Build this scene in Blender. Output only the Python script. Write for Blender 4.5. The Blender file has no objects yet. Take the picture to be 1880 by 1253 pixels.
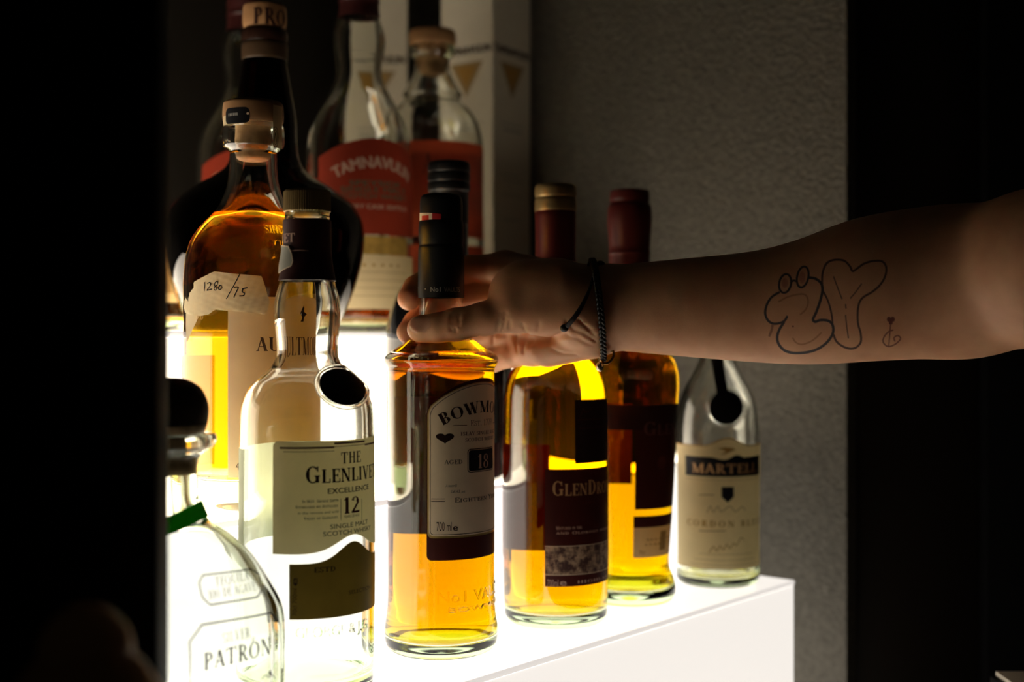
import bpy, bmesh, math, random
import numpy as np
from mathutils import Vector, Matrix
from mathutils.bvhtree import BVHTree

# ------------------------------------------------------------------ scene, camera, world, exposure
SC = bpy.context.scene
COL = SC.collection
rad = math.radians
F = 2300.0                 # focal length in pixels of the 1880 px wide frame
EYE = 1.29                 # camera height, metres
HOR = 620.0                # image row of the horizon
MM = 0.001
cam_d = bpy.data.cameras.new('camera')
cam_d.sensor_width = 36.0
cam_d.lens = 36.0 * F / 1880.0
cam_d.shift_y = -(626.5 - HOR) / 1880.0
cam_d.clip_start = 0.02
cam_d.dof.use_dof = True
cam_d.dof.focus_distance = 0.775
cam_d.dof.aperture_fstop = 4.4
cam = bpy.data.objects.new('camera', cam_d)
cam.location = (0, 0, EYE)
cam.rotation_euler = (rad(90), 0, 0)
COL.objects.link(cam)
SC.camera = cam
SC.view_settings.view_transform = 'Standard'
SC.view_settings.look = 'None'
SC.view_settings.exposure = 0.2
SC.view_settings.gamma = 1.0
SC.view_settings.use_curve_mapping = False
cy = SC.cycles
cy.max_bounces = 40
cy.transmission_bounces = 34
cy.glossy_bounces = 10
cy.diffuse_bounces = 4
cy.transparent_max_bounces = 12
cy.volume_bounces = 0
cy.sample_clamp_indirect = 6.0
cy.caustics_refractive = True
cy.caustics_reflective = True
cy.blur_glossy = 0.3
try:
    cy.use_denoising = True
    cy.denoiser = 'OPENIMAGEDENOISE'
except Exception:
    pass
W = bpy.data.worlds.new('dark_room')
SC.world = W
W.use_nodes = True
W.node_tree.nodes['Background'].inputs[0].default_value = (1.0, 0.86, 0.62, 1)
W.node_tree.nodes['Background'].inputs[1].default_value = 0.0028
LOWER_TOP, LOWER_FRONT = 1.2, 0.79
MID_TOP, MID_FRONT = 6.0, 1.15
UP_TOP, UP_FRONT = 6.5, 2.4
WARM = (1.0, 0.86, 0.68)
NEUTRAL = (1.0, 0.935, 0.865)

# shelf frame: u runs along the display to the far right, v runs back from its front edge
TH = rad(49.5)
CU, SU = math.cos(TH), math.sin(TH)
def uv2xy(u, v):
    return (u * CU - v * SU, u * SU + v * CU)
H_LOW, H_MID, H_UP, H_CTR = -206.0, -110.0, 4.0, -370.0

# ------------------------------------------------------------------ materials
def new_mat(name):
    m = bpy.data.materials.new(name)
    m.use_nodes = True
    nt = m.node_tree
    b = nt.nodes.get('Principled BSDF')
    return m, nt, b
def mat(name, col, rough=0.5, spec=0.5, metal=0.0, coat=0.0, bump=None, emit=None, sss=None, mottle=None):
    m, nt, b = new_mat(name)
    b.inputs['Base Color'].default_value = (*col, 1)
    b.inputs['Roughness'].default_value = rough
    b.inputs['Specular IOR Level'].default_value = spec
    b.inputs['Metallic'].default_value = metal
    b.inputs['Coat Weight'].default_value = coat
    if mottle:
        sc, amt = mottle
        tc = nt.nodes.new('ShaderNodeTexCoord')
        n = nt.nodes.new('ShaderNodeTexNoise'); n.inputs['Scale'].default_value = sc
        n.inputs['Detail'].default_value = 6
        nt.links.new(tc.outputs['Object'], n.inputs['Vector'])
        mr = nt.nodes.new('ShaderNodeMapRange')
        mr.inputs[1].default_value = 0.3; mr.inputs[2].default_value = 0.7
        mr.inputs[3].default_value = 1 - amt; mr.inputs[4].default_value = 1 + amt
        nt.links.new(n.outputs[0], mr.inputs[0])
        mx = nt.nodes.new('ShaderNodeVectorMath'); mx.operation = 'SCALE'
        mx.inputs[0].default_value = col
        nt.links.new(mr.outputs[0], mx.inputs['Scale'])
        nt.links.new(mx.outputs[0], b.inputs['Base Color'])
    if bump:
        sc, st, dist = bump
        tc = nt.nodes.new('ShaderNodeTexCoord')
        n = nt.nodes.new('ShaderNodeTexNoise'); n.inputs['Scale'].default_value = sc
        n.inputs['Detail'].default_value = 5
        nt.links.new(tc.outputs['Object'], n.inputs['Vector'])
        bp = nt.nodes.new('ShaderNodeBump'); bp.inputs['Strength'].default_value = st
        bp.inputs['Distance'].default_value = dist
        nt.links.new(n.outputs[0], bp.inputs['Height'])
        nt.links.new(bp.outputs[0], b.inputs['Normal'])
    if emit:
        b.inputs['Emission Color'].default_value = (*emit[0], 1)
        b.inputs['Emission Strength'].default_value = emit[1]
    if sss:
        b.inputs['Subsurface Weight'].default_value = sss[0]
        b.inputs['Subsurface Radius'].default_value = sss[1]
        b.inputs['Subsurface Scale'].default_value = sss[2]
    return m
def glass(name, tint=(0.985, 0.99, 0.98), ior=1.5, absorb=None, rough=0.0):
    m, nt, b = new_mat(name)
    b.inputs['Base Color'].default_value = (*tint, 1)
    b.inputs['Roughness'].default_value = rough
    b.inputs['IOR'].default_value = ior
    b.inputs['Transmission Weight'].default_value = 1.0
    if absorb:
        D = max(absorb) * 1.05
        v = nt.nodes.new('ShaderNodeVolumeAbsorption')
        v.inputs['Density'].default_value = D
        v.inputs['Color'].default_value = (*[1 - a / D for a in absorb], 1)
        nt.links.new(v.outputs[0], nt.nodes['Material Output'].inputs['Volume'])
    return m
def paper(name, col, trans=0.35, rough=0.55, mottle=0.05, scale=60):
    m, nt, b = new_mat(name)
    b.inputs['Roughness'].default_value = rough
    b.inputs['Specular IOR Level'].default_value = 0.25
    tc = nt.nodes.new('ShaderNodeTexCoord')
    n = nt.nodes.new('ShaderNodeTexNoise'); n.inputs['Scale'].default_value = scale
    n.inputs['Detail'].default_value = 5
    nt.links.new(tc.outputs['Object'], n.inputs['Vector'])
    mr = nt.nodes.new('ShaderNodeMapRange')
    mr.inputs[1].default_value = 0.3; mr.inputs[2].default_value = 0.7
    mr.inputs[3].default_value = 1 - mottle; mr.inputs[4].default_value = 1 + mottle
    nt.links.new(n.outputs[0], mr.inputs[0])
    sc = nt.nodes.new('ShaderNodeVectorMath'); sc.operation = 'SCALE'
    sc.inputs[0].default_value = col
    nt.links.new(mr.outputs[0], sc.inputs['Scale'])
    nt.links.new(sc.outputs[0], b.inputs['Base Color'])
    if trans > 0:
        t = nt.nodes.new('ShaderNodeBsdfTranslucent')
        nt.links.new(sc.outputs[0], t.inputs['Color'])
        mx = nt.nodes.new('ShaderNodeMixShader'); mx.inputs[0].default_value = trans
        nt.links.new(b.outputs[0], mx.inputs[1]); nt.links.new(t.outputs[0], mx.inputs[2])
        nt.links.new(mx.outputs[0], nt.nodes['Material Output'].inputs['Surface'])
    return m
def cork_mat(name, a, bcol, scale=120):
    m, nt, b = new_mat(name)
    tc = nt.nodes.new('ShaderNodeTexCoord')
    n = nt.nodes.new('ShaderNodeTexNoise'); n.inputs['Scale'].default_value = scale
    n.inputs['Detail'].default_value = 8
    nt.links.new(tc.outputs['Object'], n.inputs['Vector'])
    cr = nt.nodes.new('ShaderNodeValToRGB')
    cr.color_ramp.elements[0].position = 0.35; cr.color_ramp.elements[0].color = (*bcol, 1)
    cr.color_ramp.elements[1].position = 0.65; cr.color_ramp.elements[1].color = (*a, 1)
    nt.links.new(n.outputs[0], cr.inputs[0]); nt.links.new(cr.outputs[0], b.inputs['Base Color'])
    b.inputs['Roughness'].default_value = 0.7
    bp = nt.nodes.new('ShaderNodeBump'); bp.inputs['Strength'].default_value = 0.3; bp.inputs['Distance'].default_value = 0.0005
    nt.links.new(n.outputs[0], bp.inputs['Height']); nt.links.new(bp.outputs[0], b.inputs['Normal'])
    return m

G_CLEAR = glass('clear_glass', (0.98, 0.985, 0.972), absorb=(5, 1.6, 9))
G_GREEN = glass('greenish_glass', (0.975, 0.985, 0.965), absorb=(2.6, 1.3, 4.2))
G_DARK = glass('dark_brown_glass', (0.50, 0.40, 0.40), 1.38, absorb=(130, 520, 650))
L_BOW = glass('amber_whisky', (1, 1, 1), 1.36, absorb=(3.0, 18, 260))
L_GD = glass('golden_whisky', (1, 1, 1), 1.36, absorb=(1.4, 15, 230))
L_G2 = glass('deep_amber_whisky', (1, 1, 1), 1.36, absorb=(1.2, 15, 250))
L_AULT = glass('straw_gold_whisky', (1, 1, 1), 1.36, absorb=(2.2, 12.5, 70))
L_PALE = glass('pale_residue', (1, 1, 1), 1.36, absorb=(.3, 1.2, 9))
L_THIN = glass('whisky_residue', (1, 1, 1), 1.36, absorb=(0.8, 9, 90))
M_BLACKGLASS = mat('black_glass', (0.004, 0.004, 0.005), 0.06, 0.6, coat=0.4)
M_BLACK = mat('matt_black', (0.006, 0.006, 0.006), 0.45, 0.4)
M_BLACKSOFT = mat('black_seal_wax', (0.004, 0.004, 0.004), 0.7, 0.2)
M_MAROON = mat('maroon_capsule', (0.10, 0.012, 0.010), 0.38, 0.5)
M_DKMAROON = mat('dark_maroon_capsule', (0.035, 0.006, 0.005), 0.42, 0.5)
M_GOLDCAP = mat('brushed_tan_gold', (0.42, 0.30, 0.13), 0.42, 0.5, metal=0.55)
M_GOLD = mat('gold_foil', (0.75, 0.52, 0.18), 0.35, 0.5, metal=0.8)
M_CORK = cork_mat('cork', (0.62, 0.38, 0.18), (0.36, 0.19, 0.08))
M_WOOD = cork_mat('stained_wood', (0.36, 0.19, 0.075), (0.25, 0.12, 0.045), 45)
M_PLASTIC = mat('milky_stopper_collar', (0.75, 0.68, 0.5), 0.35, 0.5)
M_DARKCORK = cork_mat('dark_stained_cork', (0.045, 0.020, 0.011), (0.022, 0.011, 0.007), 90)
M_GREEN = None
M_RIBBON = mat('black_ribbon', (0.005, 0.005, 0.005), 0.6, 0.3)
M_GREEN = paper('green_ribbon', (0.07, 0.42, 0.04), 0.65, 0.6)
P_CREAM = paper('cream_paper', (0.84, 0.72, 0.47), 0.5)
P_GLEN = paper('khaki_label_paper', (0.82, 0.70, 0.40), 0.55)
P_BACK = paper('pale_back_label', (0.74, 0.79, 0.56), 0.6)
P_TAPE = paper('masking_tape', (0.86, 0.74, 0.47), 0.45, 0.6, 0.12, 90)
P_BOW = paper('warm_cream_paper', (0.92, 0.73, 0.52), 0.2)
P_MAR = paper('ivory_label_paper', (0.86, 0.68, 0.36), 0.42)
P_DKRED = paper('dark_oxblood_label', (0.060, 0.009, 0.006), 0.08, 0.45)
P_RED = paper('brick_red_label', (0.33, 0.040, 0.018), 0.30, 0.5)
P_ORANGE = paper('orange_red_label', (0.58, 0.085, 0.030), 0.35, 0.5)
P_OLIVE = paper('olive_gold_label', (0.20, 0.13, 0.022), 0.35, 0.4, 0.08)
P_WHITE = paper('white_card', (0.70, 0.63, 0.50), 0.0, 0.55, 0.03)
I_BROWN = mat('dark_brown_ink', (0.030, 0.010, 0.006), 0.6, 0.2)
I_MAR = mat('maroon_ink', (0.085, 0.012, 0.012), 0.6, 0.2)
I_BLACK = mat('black_ink', (0.006, 0.006, 0.008), 0.6, 0.2)
I_TAN = mat('tan_gold_ink', (0.55, 0.33, 0.15), 0.5, 0.3)
I_PINK = mat('dusty_pink_ink', (0.52, 0.33, 0.25), 0.6, 0.2)
I_CREAM = mat('cream_ink', (0.72, 0.55, 0.38), 0.6, 0.2)
I_DIMRED = mat('dull_red_ink', (0.10, 0.02, 0.012), 0.6, 0.2)
I_TEAL = mat('grey_green_ink', (0.10, 0.13, 0.08), 0.6, 0.2)
I_GREY = mat('grey_ink', (0.30, 0.30, 0.27), 0.6, 0.2)
I_LIGHTGREY = mat('pale_grey_ink', (0.50, 0.48, 0.44), 0.6, 0.2)
I_FAINT = mat('faint_brown_ink', (0.36, 0.24, 0.11), 0.6, 0.2)
I_RED = mat('red_ink', (0.45, 0.02, 0.02), 0.5, 0.3)
I_YEL = mat('yellow_ink', (0.65, 0.42, 0.03), 0.4, 0.4)
I_OCHRE = mat('ochre_ink', (0.40, 0.22, 0.05), 0.6, 0.2)

# engraved picture band on a label: blotchy brown drawing on cream
m, nt, b = new_mat('engraved_picture')
tc = nt.nodes.new('ShaderNodeTexCoord'); n = nt.nodes.new('ShaderNodeTexNoise')
n.inputs['Scale'].default_value = 150; n.inputs['Detail'].default_value = 9; n.inputs['Roughness'].default_value = 0.75
nt.links.new(tc.outputs['Object'], n.inputs['Vector'])
cr = nt.nodes.new('ShaderNodeValToRGB')
cr.color_ramp.elements[0].position = 0.44; cr.color_ramp.elements[0].color = (0.055, 0.016, 0.010, 1)
cr.color_ramp.elements[1].position = 0.60; cr.color_ramp.elements[1].color = (0.50, 0.33, 0.20, 1)
nt.links.new(n.outputs[0], cr.inputs[0]); nt.links.new(cr.outputs[0], b.inputs['Base Color'])
b.inputs['Roughness'].default_value = 0.6
I_ENGRAVE = m

# ------------------------------------------------------------------ mesh helpers (all builders work in millimetres)
def tag(o, label=None, cat=None, group=None, kind=None):
    if label: o['label'] = label
    if cat: o['category'] = cat
    if group: o['group'] = group
    if kind: o['kind'] = kind
    return o
def mk(name, verts, faces, mats, parent=None, sharp=38, mi=None, smooth=True):
    me = bpy.data.meshes.new(name)
    me.from_pydata([(v[0] * MM, v[1] * MM, v[2] * MM) for v in verts], [], faces)
    if not isinstance(mats, (list, tuple)): mats = [mats]
    for mm_ in mats: me.materials.append(mm_)
    if mi is not None: me.polygons.foreach_set('material_index', mi)
    if smooth:
        me.polygons.foreach_set('use_smooth', [True] * len(me.polygons))
        if sharp: me.set_sharp_from_angle(angle=rad(sharp))
    me.update()
    o = bpy.data.objects.new(name, me)
    COL.objects.link(o)
    if parent: o.parent = parent
    return o
def bm2obj(name, bm, mats, parent=None, sharp=38, smooth=True, recalc=True):
    if recalc: bmesh.ops.recalc_face_normals(bm, faces=bm.faces)
    me = bpy.data.meshes.new(name)
    bm.to_mesh(me); bm.free()
    if not isinstance(mats, (list, tuple)): mats = [mats]
    for mm_ in mats: me.materials.append(mm_)
    if smooth:
        me.polygons.foreach_set('use_smooth', [True] * len(me.polygons))
        if sharp: me.set_sharp_from_angle(angle=rad(sharp))
    o = bpy.data.objects.new(name, me)
    COL.objects.link(o)
    if parent: o.parent = parent
    return o
def empty(name, X, Y, Z, rz=0.0):
    o = bpy.data.objects.new(name, None)
    o.empty_display_size = 0.02
    o.location = (X * MM, Y * MM, EYE + Z * MM)
    o.rotation_euler = (0, 0, rz)
    COL.objects.link(o)
    return o

def spline(pts, sub=7):
    """centripetal Catmull-Rom through (a, b[, corner]) points; corner = 1 breaks the tangent"""
    P = [np.array(p[:2], float) for p in pts]
    C = [len(p) > 2 and p[2] for p in pts]
    out = [P[0]]
    n = len(P)
    for i in range(n - 1):
        p1, p2 = P[i], P[i + 1]
        p0 = P[i - 1] if i > 0 and not C[i] else p1 - (p2 - p1)
        p3 = P[i + 2] if i + 2 < n and not C[i + 1] else p2 + (p2 - p1)
        t0 = 0.0
        t1 = t0 + max(np.linalg.norm(p1 - p0), 1e-6) ** 0.5
        t2 = t1 + max(np.linalg.norm(p2 - p1), 1e-6) ** 0.5
        t3 = t2 + max(np.linalg.norm(p3 - p2), 1e-6) ** 0.5
        for k in range(1, sub + 1):
            t = t1 + (t2 - t1) * k / sub
            A1 = (t1 - t) / (t1 - t0) * p0 + (t - t0) / (t1 - t0) * p1
            A2 = (t2 - t) / (t2 - t1) * p1 + (t - t1) / (t2 - t1) * p2
            A3 = (t3 - t) / (t3 - t2) * p2 + (t - t2) / (t3 - t2) * p3
            B1 = (t2 - t) / (t2 - t0) * A1 + (t - t0) / (t2 - t0) * A2
            B2 = (t3 - t) / (t3 - t1) * A2 + (t - t1) / (t3 - t1) * A3
            out.append((t2 - t) / (t2 - t1) * B1 + (t - t1) / (t2 - t1) * B2)
    return [(max(p[0], 0.0), p[1]) for p in out]

def lathe(name, prof, m, parent=None, seg=96, sec=None, sharp=38, closed=False, ribs=None):
    """prof: list of (r, z) mm; sec(r, z, phi) -> (x, y) overrides the circular section"""
    verts, faces, rings = [], [], []
    for (r, z) in prof:
        if r < 1e-4:
            rings.append([len(verts)]); verts.append((0, 0, z)); continue
        ring = []
        for k in range(seg):
            ph = 2 * math.pi * k / seg
            if sec: x, y = sec(r, z, ph)
            else:
                q = r * (1 + ribs[1] * (1 if (k // 2) % 2 else -1)) if ribs and ribs[0](r, z) else r
                x, y = q * math.cos(ph), q * math.sin(ph)
            ring.append(len(verts)); verts.append((x, y, z))
        rings.append(ring)
    pairs = list(zip(rings[:-1], rings[1:]))
    if closed: pairs.append((rings[-1], rings[0]))
    for a, b2 in pairs:
        if len(a) == 1 and len(b2) == 1: continue
        for k in range(seg):
            k2 = (k + 1) % seg
            if len(a) == 1: faces.append((a[0], b2[k2], b2[k]))
            elif len(b2) == 1: faces.append((a[k], a[k2], b2[0]))
            else: faces.append((a[k], a[k2], b2[k2], b2[k]))
    return mk(name, verts, faces, m, parent, sharp)

def tube_geo(pts, r, seg=10, cap=True, up=(0, 0, 1)):
    pts = [Vector(p) for p in pts]
    n = len(pts)
    rr = r if isinstance(r, (list, tuple)) else [r] * n
    verts, faces = [], []
    nrm = None
    for i, p in enumerate(pts):
        t = (pts[min(i + 1, n - 1)] - pts[max(i - 1, 0)])
        if t.length < 1e-9: t = Vector((1, 0, 0))
        t.normalize()
        if nrm is None:
            a = Vector(up)
            if abs(a.dot(t)) > 0.9: a = Vector((1, 0, 0))
            nrm = a.cross(t).normalized()
        else:
            nrm = (nrm - t * nrm.dot(t)).normalized()
        b2 = t.cross(nrm)
        for k in range(seg):
            a = 2 * math.pi * k / seg
            q = p + nrm * (rr[i] * math.cos(a)) + b2 * (rr[i] * math.sin(a))
            verts.append(tuple(q))
    for i in range(n - 1):
        for k in range(seg):
            k2 = (k + 1) % seg
            faces.append((i * seg + k, i * seg + k2, (i + 1) * seg + k2, (i + 1) * seg + k))
    if cap:
        faces.append(tuple(range(seg))[::-1])
        faces.append(tuple((n - 1) * seg + k for k in range(seg)))
    return verts, faces
def join_geo(list_):
    V, Fc = [], []
    for v, f in list_:
        o = len(V); V += list(v); Fc += [tuple(i + o for i in q) for q in f]
    return V, Fc
def box_geo(x0, x1, y0, y1, z0, z1):
    v = [(x0, y0, z0), (x1, y0, z0), (x1, y1, z0), (x0, y1, z0), (x0, y0, z1), (x1, y0, z1), (x1, y1, z1), (x0, y1, z1)]
    f = [(0, 3, 2, 1), (4, 5, 6, 7), (0, 1, 5, 4), (1, 2, 6, 5), (2, 3, 7, 6), (3, 0, 4, 7)]
    return v, f
def bevel_box(name, x0, x1, y0, y1, z0, z1, m, parent=None, bev=1.0, seg=2):
    bm = bmesh.new()
    v, f = box_geo(x0 * MM, x1 * MM, y0 * MM, y1 * MM, z0 * MM, z1 * MM)
    vs = [bm.verts.new(p) for p in v]
    for q in f: bm.faces.new([vs[i] for i in q])
    if bev: bmesh.ops.bevel(bm, geom=list(bm.edges), offset=bev * MM, segments=seg, affect='EDGES', profile=0.5)
    return bm2obj(name, bm, m, parent, 40)
def catmull3(pts, sub=8, closed=False):
    P = [np.array(p, float) for p in pts]; n = len(P); out = []
    rng = range(n if closed else n - 1)
    for i in rng:
        g = (lambda k: P[k % n]) if closed else (lambda k: P[min(max(k, 0), n - 1)])
        p0, p1, p2, p3 = g(i - 1), g(i), g(i + 1), g(i + 2)
        for k in range(sub):
            t = k / sub
            out.append(0.5 * ((2 * p1) + (-p0 + p2) * t + (2 * p0 - 5 * p1 + 4 * p2 - p3) * t * t + (-p0 + 3 * p1 - 3 * p2 + p3) * t ** 3))
    if not closed: out.append(P[-1])
    return [tuple(p) for p in out]

# ------------------------------------------------------------------ lettering: a small serif face drawn here, plus the built-in sans
def arc_poly(cx, cy_, rx, ry, a0, a1, T, t, n=20):
    polys = []
    prev = None
    for i in range(n + 1):
        a = rad(a0 + (a1 - a0) * i / n)
        c, s = math.cos(a), math.sin(a)
        w = t + (T - t) * c * c
        o = (cx + rx * c, cy_ + ry * s)
        q = (cx + max(rx - w, 0.01) * c, cy_ + max(ry - w, 0.01) * s)
        if prev: polys.append([prev[0], o, q, prev[1]])
        prev = (o, q)
    return polys
def glyph(ch, T=0.17, t=0.06):
    P = []
    def S(x0, y0, x1, y1, w):
        if abs(y1 - y0) >= 0.5 * abs(x1 - x0): P.append([(x0 - w / 2, y0), (x0 + w / 2, y0), (x1 + w / 2, y1), (x1 - w / 2, y1)])
        else: P.append([(x0, y0 - w / 2), (x1, y1 - w / 2), (x1, y1 + w / 2), (x0, y0 + w / 2)])
    def h(x0, x1, y): P.append([(x0, y - t / 2), (x1, y - t / 2), (x1, y + t / 2), (x0, y + t / 2)])
    def f(x, y, k=0.13):
        y = t / 2 if y == 0 else (1 - t / 2 if y == 1 else y)
        h(x - k, x + k, y)
    def A(*a): P.extend(arc_poly(*a, T, t))
    def stem(x): S(x, 0, x, 1, T); f(x, 0, .14); f(x, 1, .14)
    e = t / 2
    if ch == 'A': S(.10, 0, .36, 1, t * 1.2); S(.36, 1, .64, 0, T); h(.2, .52, .33); f(.1, 0, .1); f(.64, 0, .13); w = .74
    elif ch == 'B': stem(.2); A(.32, .745, .27, .255, -90, 90); A(.32, .265, .33, .265, -90, 90); h(.2, .33, 1 - e); h(.2, .33, .51); h(.2, .33, e); w = .68
    elif ch == 'C': A(.42, .5, .38, .5, 48, 312); S(.68, .98, .68, .68, t); S(.68, .3, .68, .1, t); w = .74
    elif ch == 'D': stem(.2); A(.3, .5, .46, .5, -90, 90); h(.2, .32, 1 - e); h(.2, .32, e); w = .8
    elif ch in 'EF':
        stem(.2); h(.2, .6, 1 - e); h(.2, .48, .52); S(.6, 1, .6, .74, t); S(.48, .64, .48, .4, t); w = .64
        if ch == 'E': h(.2, .64, e); S(.64, 0, .64, .28, t)
    elif ch == 'G': A(.42, .5, .38, .5, 48, 305); S(.68, .98, .68, .68, t); S(.66, .04, .66, .42, T * .95); f(.66, .42, .15); w = .82
    elif ch == 'H': stem(.2); stem(.66); h(.2, .66, .52); w = .84
    elif ch == 'I': stem(.2); w = .4
    elif ch == 'J': S(.25, .2, .25, 1, T); A(.13, .2, .2, .24, -130, 0); f(.25, 1, .14); w = .42
    elif ch == 'K': stem(.2); S(.25, .42, .64, 1, t); S(.36, .6, .66, 0, T); f(.64, 1, .11); f(.66, 0, .13); w = .76
    elif ch == 'L': stem(.2); h(.2, .62, e); S(.62, 0, .62, .3, t); w = .64
    elif ch == 'M': S(.14, 0, .14, 1, t); S(.16, 1, .48, 0, T); S(.48, 0, .8, 1, t); S(.84, 0, .84, 1, T); f(.14, 0, .11); f(.84, 0, .14); f(.1, 1, .1); f(.88, 1, .1); w = 1.0
    elif ch == 'N': S(.14, 0, .14, 1, t); S(.16, 1, .68, 0, T); S(.68, 0, .68, 1, t); f(.14, 0, .11); f(.68, 1, .11); f(.12, 1, .1); w = .8
    elif ch in 'OQ0':
        rx = .4 if ch != '0' else .3
        A(rx + .02, .5, rx, .5, 0, 360); w = 2 * rx + .06
        if ch == 'Q': S(.5, .12, .78, -.12, T)
    elif ch in 'PR':
        stem(.2); A(.32, .73, .3, .27, -90, 90); h(.2, .33, 1 - e); h(.2, .33, .46 + e); w = .66
        if ch == 'R': S(.38, .48, .66, 0, T); f(.68, 0, .1); w = .74
    elif ch == 'S': A(.32, .74, .26, .26, 35, 268); A(.32, .26, .28, .27, -145, 92); S(.52, .98, .52, .72, t); S(.09, .3, .09, .04, t); w = .62
    elif ch == 'T': S(.38, 0, .38, 1, T); f(.38, 0, .14); h(.04, .72, 1 - e); S(.05, 1, .05, .72, t); S(.71, 1, .71, .72, t); w = .76
    elif ch == 'U': S(.2, 1, .2, .3, T); A(.43, .3, .315, .31, 180, 360); S(.7, 1, .7, .3, t); f(.2, 1, .14); f(.7, 1, .11); w = .84
    elif ch == 'V': S(.12, 1, .4, 0, T); S(.4, 0, .66, 1, t); f(.12, 1, .13); f(.66, 1, .1); w = .76
    elif ch == 'W': S(.1, 1, .34, 0, T); S(.34, 0, .56, 1, t); S(.5, 1, .74, 0, T); S(.74, 0, .96, 1, t); f(.1, 1, .12); f(.52, 1, .12); f(.96, 1, .1); w = 1.04
    elif ch == 'X': S(.12, 1, .62, 0, T); S(.12, 0, .62, 1, t); f(.12, 1, .1); f(.62, 0, .1); f(.12, 0, .1); f(.62, 1, .1); w = .74
    elif ch == 'Y': S(.1, 1, .38, .44, T); S(.38, .44, .66, 1, t); S(.38, .46, .38, 0, T); f(.1, 1, .12); f(.66, 1, .1); f(.38, 0, .14); w = .76
    elif ch == 'Z': h(.06, .6, 1 - e); h(.06, .62, e); S(.56, 1, .1, 0, T); w = .68
    elif ch == '1': S(.24, 0, .24, 1, T); S(.06, .8, .2, .97, t); f(.24, 0, .16); w = .44
    elif ch == '2': A(.31, .71, .27, .29, -25, 165); S(.5, .62, .1, .06, T * .8); P.append([(.05, 0), (.62, 0), (.62, .13), (.05, .13)]); w = .66
    elif ch == '4': S(.42, 0, .42, 1, T * .9); S(.08, .32, .40, 1, t); h(.04, .62, .3); w = .66
    elif ch == '7': h(.06, .6, 1 - e); S(.58, 1, .26, 0, T * .8); w = .62
    elif ch == '8': A(.32, .75, .24, .25, 0, 360); A(.32, .26, .29, .27, 0, 360); w = .66
    elif ch == '9': A(.32, .68, .28, .32, 0, 360); S(.58, .66, .3, 0, t * 1.5); w = .64
    elif ch == '.': P.append([(.06, 0), (.18, 0), (.18, .13), (.06, .13)]); w = .24
    elif ch == ' ': w = .36
    else: w = .4
    return P, w
_sans = {}
def sans_polys(txt):
    if txt not in _sans:
        c = bpy.data.curves.new('lettering', 'FONT'); c.body = txt; c.resolution_u = 3
        o = bpy.data.objects.new('lettering', c)
        me = o.to_mesh()
        vs = [tuple(v.co[:2]) for v in me.vertices]
        _sans[txt] = [[vs[i] for i in p.vertices] for p in me.polygons]
        o.to_mesh_clear(); bpy.data.objects.remove(o); bpy.data.curves.remove(c)
    return _sans[txt]
def text(txt, cap, width=None, font='serif', x=0.0, y=0.0, align='l', T=0.17, t=0.06, gap=0.06, bold=0.0, slant=0.0):
    """polygons in mm; cap = capital height; width stretches the line to a known length"""
    polys = []
    if font == 'serif':
        cx = 0.0
        for ch in txt:
            k = 0.80 if ch.islower() else 1.0
            g, w = glyph(ch.upper(), T, t)
            for p in g: polys.append([(cx + a * k, b2 * k) for a, b2 in p])
            cx += w * k + gap
    else:
        polys = [[(a / 0.729, b2 / 0.729) for a, b2 in p] for p in sans_polys(txt)]
        if bold: polys = polys + [[(a + bold, b2) for a, b2 in p] for p in polys] + [[(a, b2 + bold * .5) for a, b2 in p] for p in polys]
    if not polys: return []
    xs = [a for p in polys for a, _ in p]
    x0, x1 = min(xs), max(xs)
    sx = (width / (x1 - x0)) if width else cap
    off = {'l': 0.0, 'c': (x1 - x0) / 2, 'r': (x1 - x0)}[align]
    return [[((a - x0 - off) * sx + x + slant * b2 * cap, b2 * cap + y) for a, b2 in p] for p in polys]
def arch(polys, R):
    return [[((R + v) * math.sin(u / R), (R + v) * math.cos(u / R) - R) for u, v in p] for p in polys]
def shift(polys, du, dv):
    return [[(u + du, v + dv) for u, v in p] for p in polys]
def rect(u0, u1, v0, v1): return [(u0, v0), (u1, v0), (u1, v1), (u0, v1)]
def rrect(u0, u1, v0, v1, r, n=5):
    out = []
    for (cx, cy_, a0) in ((u1 - r, v0 + r, -90), (u1 - r, v1 - r, 0), (u0 + r, v1 - r, 90), (u0 + r, v0 + r, 180)):
        for i in range(n + 1):
            a = rad(a0 + 90 * i / n); out.append((cx + r * math.cos(a), cy_ + r * math.sin(a)))
    return out
def disc2(cx, cy_, rx, ry=None, n=24):
    ry = ry or rx
    return [(cx + rx * math.cos(2 * math.pi * i / n), cy_ + ry * math.sin(2 * math.pi * i / n)) for i in range(n)]
def stroke(pts, w, closed=False):
    """thin ribbon polygons along a 2D path"""
    out = []
    P = list(pts) + ([pts[0]] if closed else [])
    for (a, b2) in zip(P[:-1], P[1:]):
        dx, dy = b2[0] - a[0], b2[1] - a[1]
        L = math.hypot(dx, dy) or 1e-6
        nx, ny = -dy / L * w / 2, dx / L * w / 2
        ex, ey = dx / L * w * .3, dy / L * w * .3
        out.append([(a[0] + nx - ex, a[1] + ny - ey), (a[0] - nx - ex, a[1] - ny - ey), (b2[0] - nx + ex, b2[1] - ny + ey), (b2[0] + nx + ex, b2[1] + ny + ey)])
    return out

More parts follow.
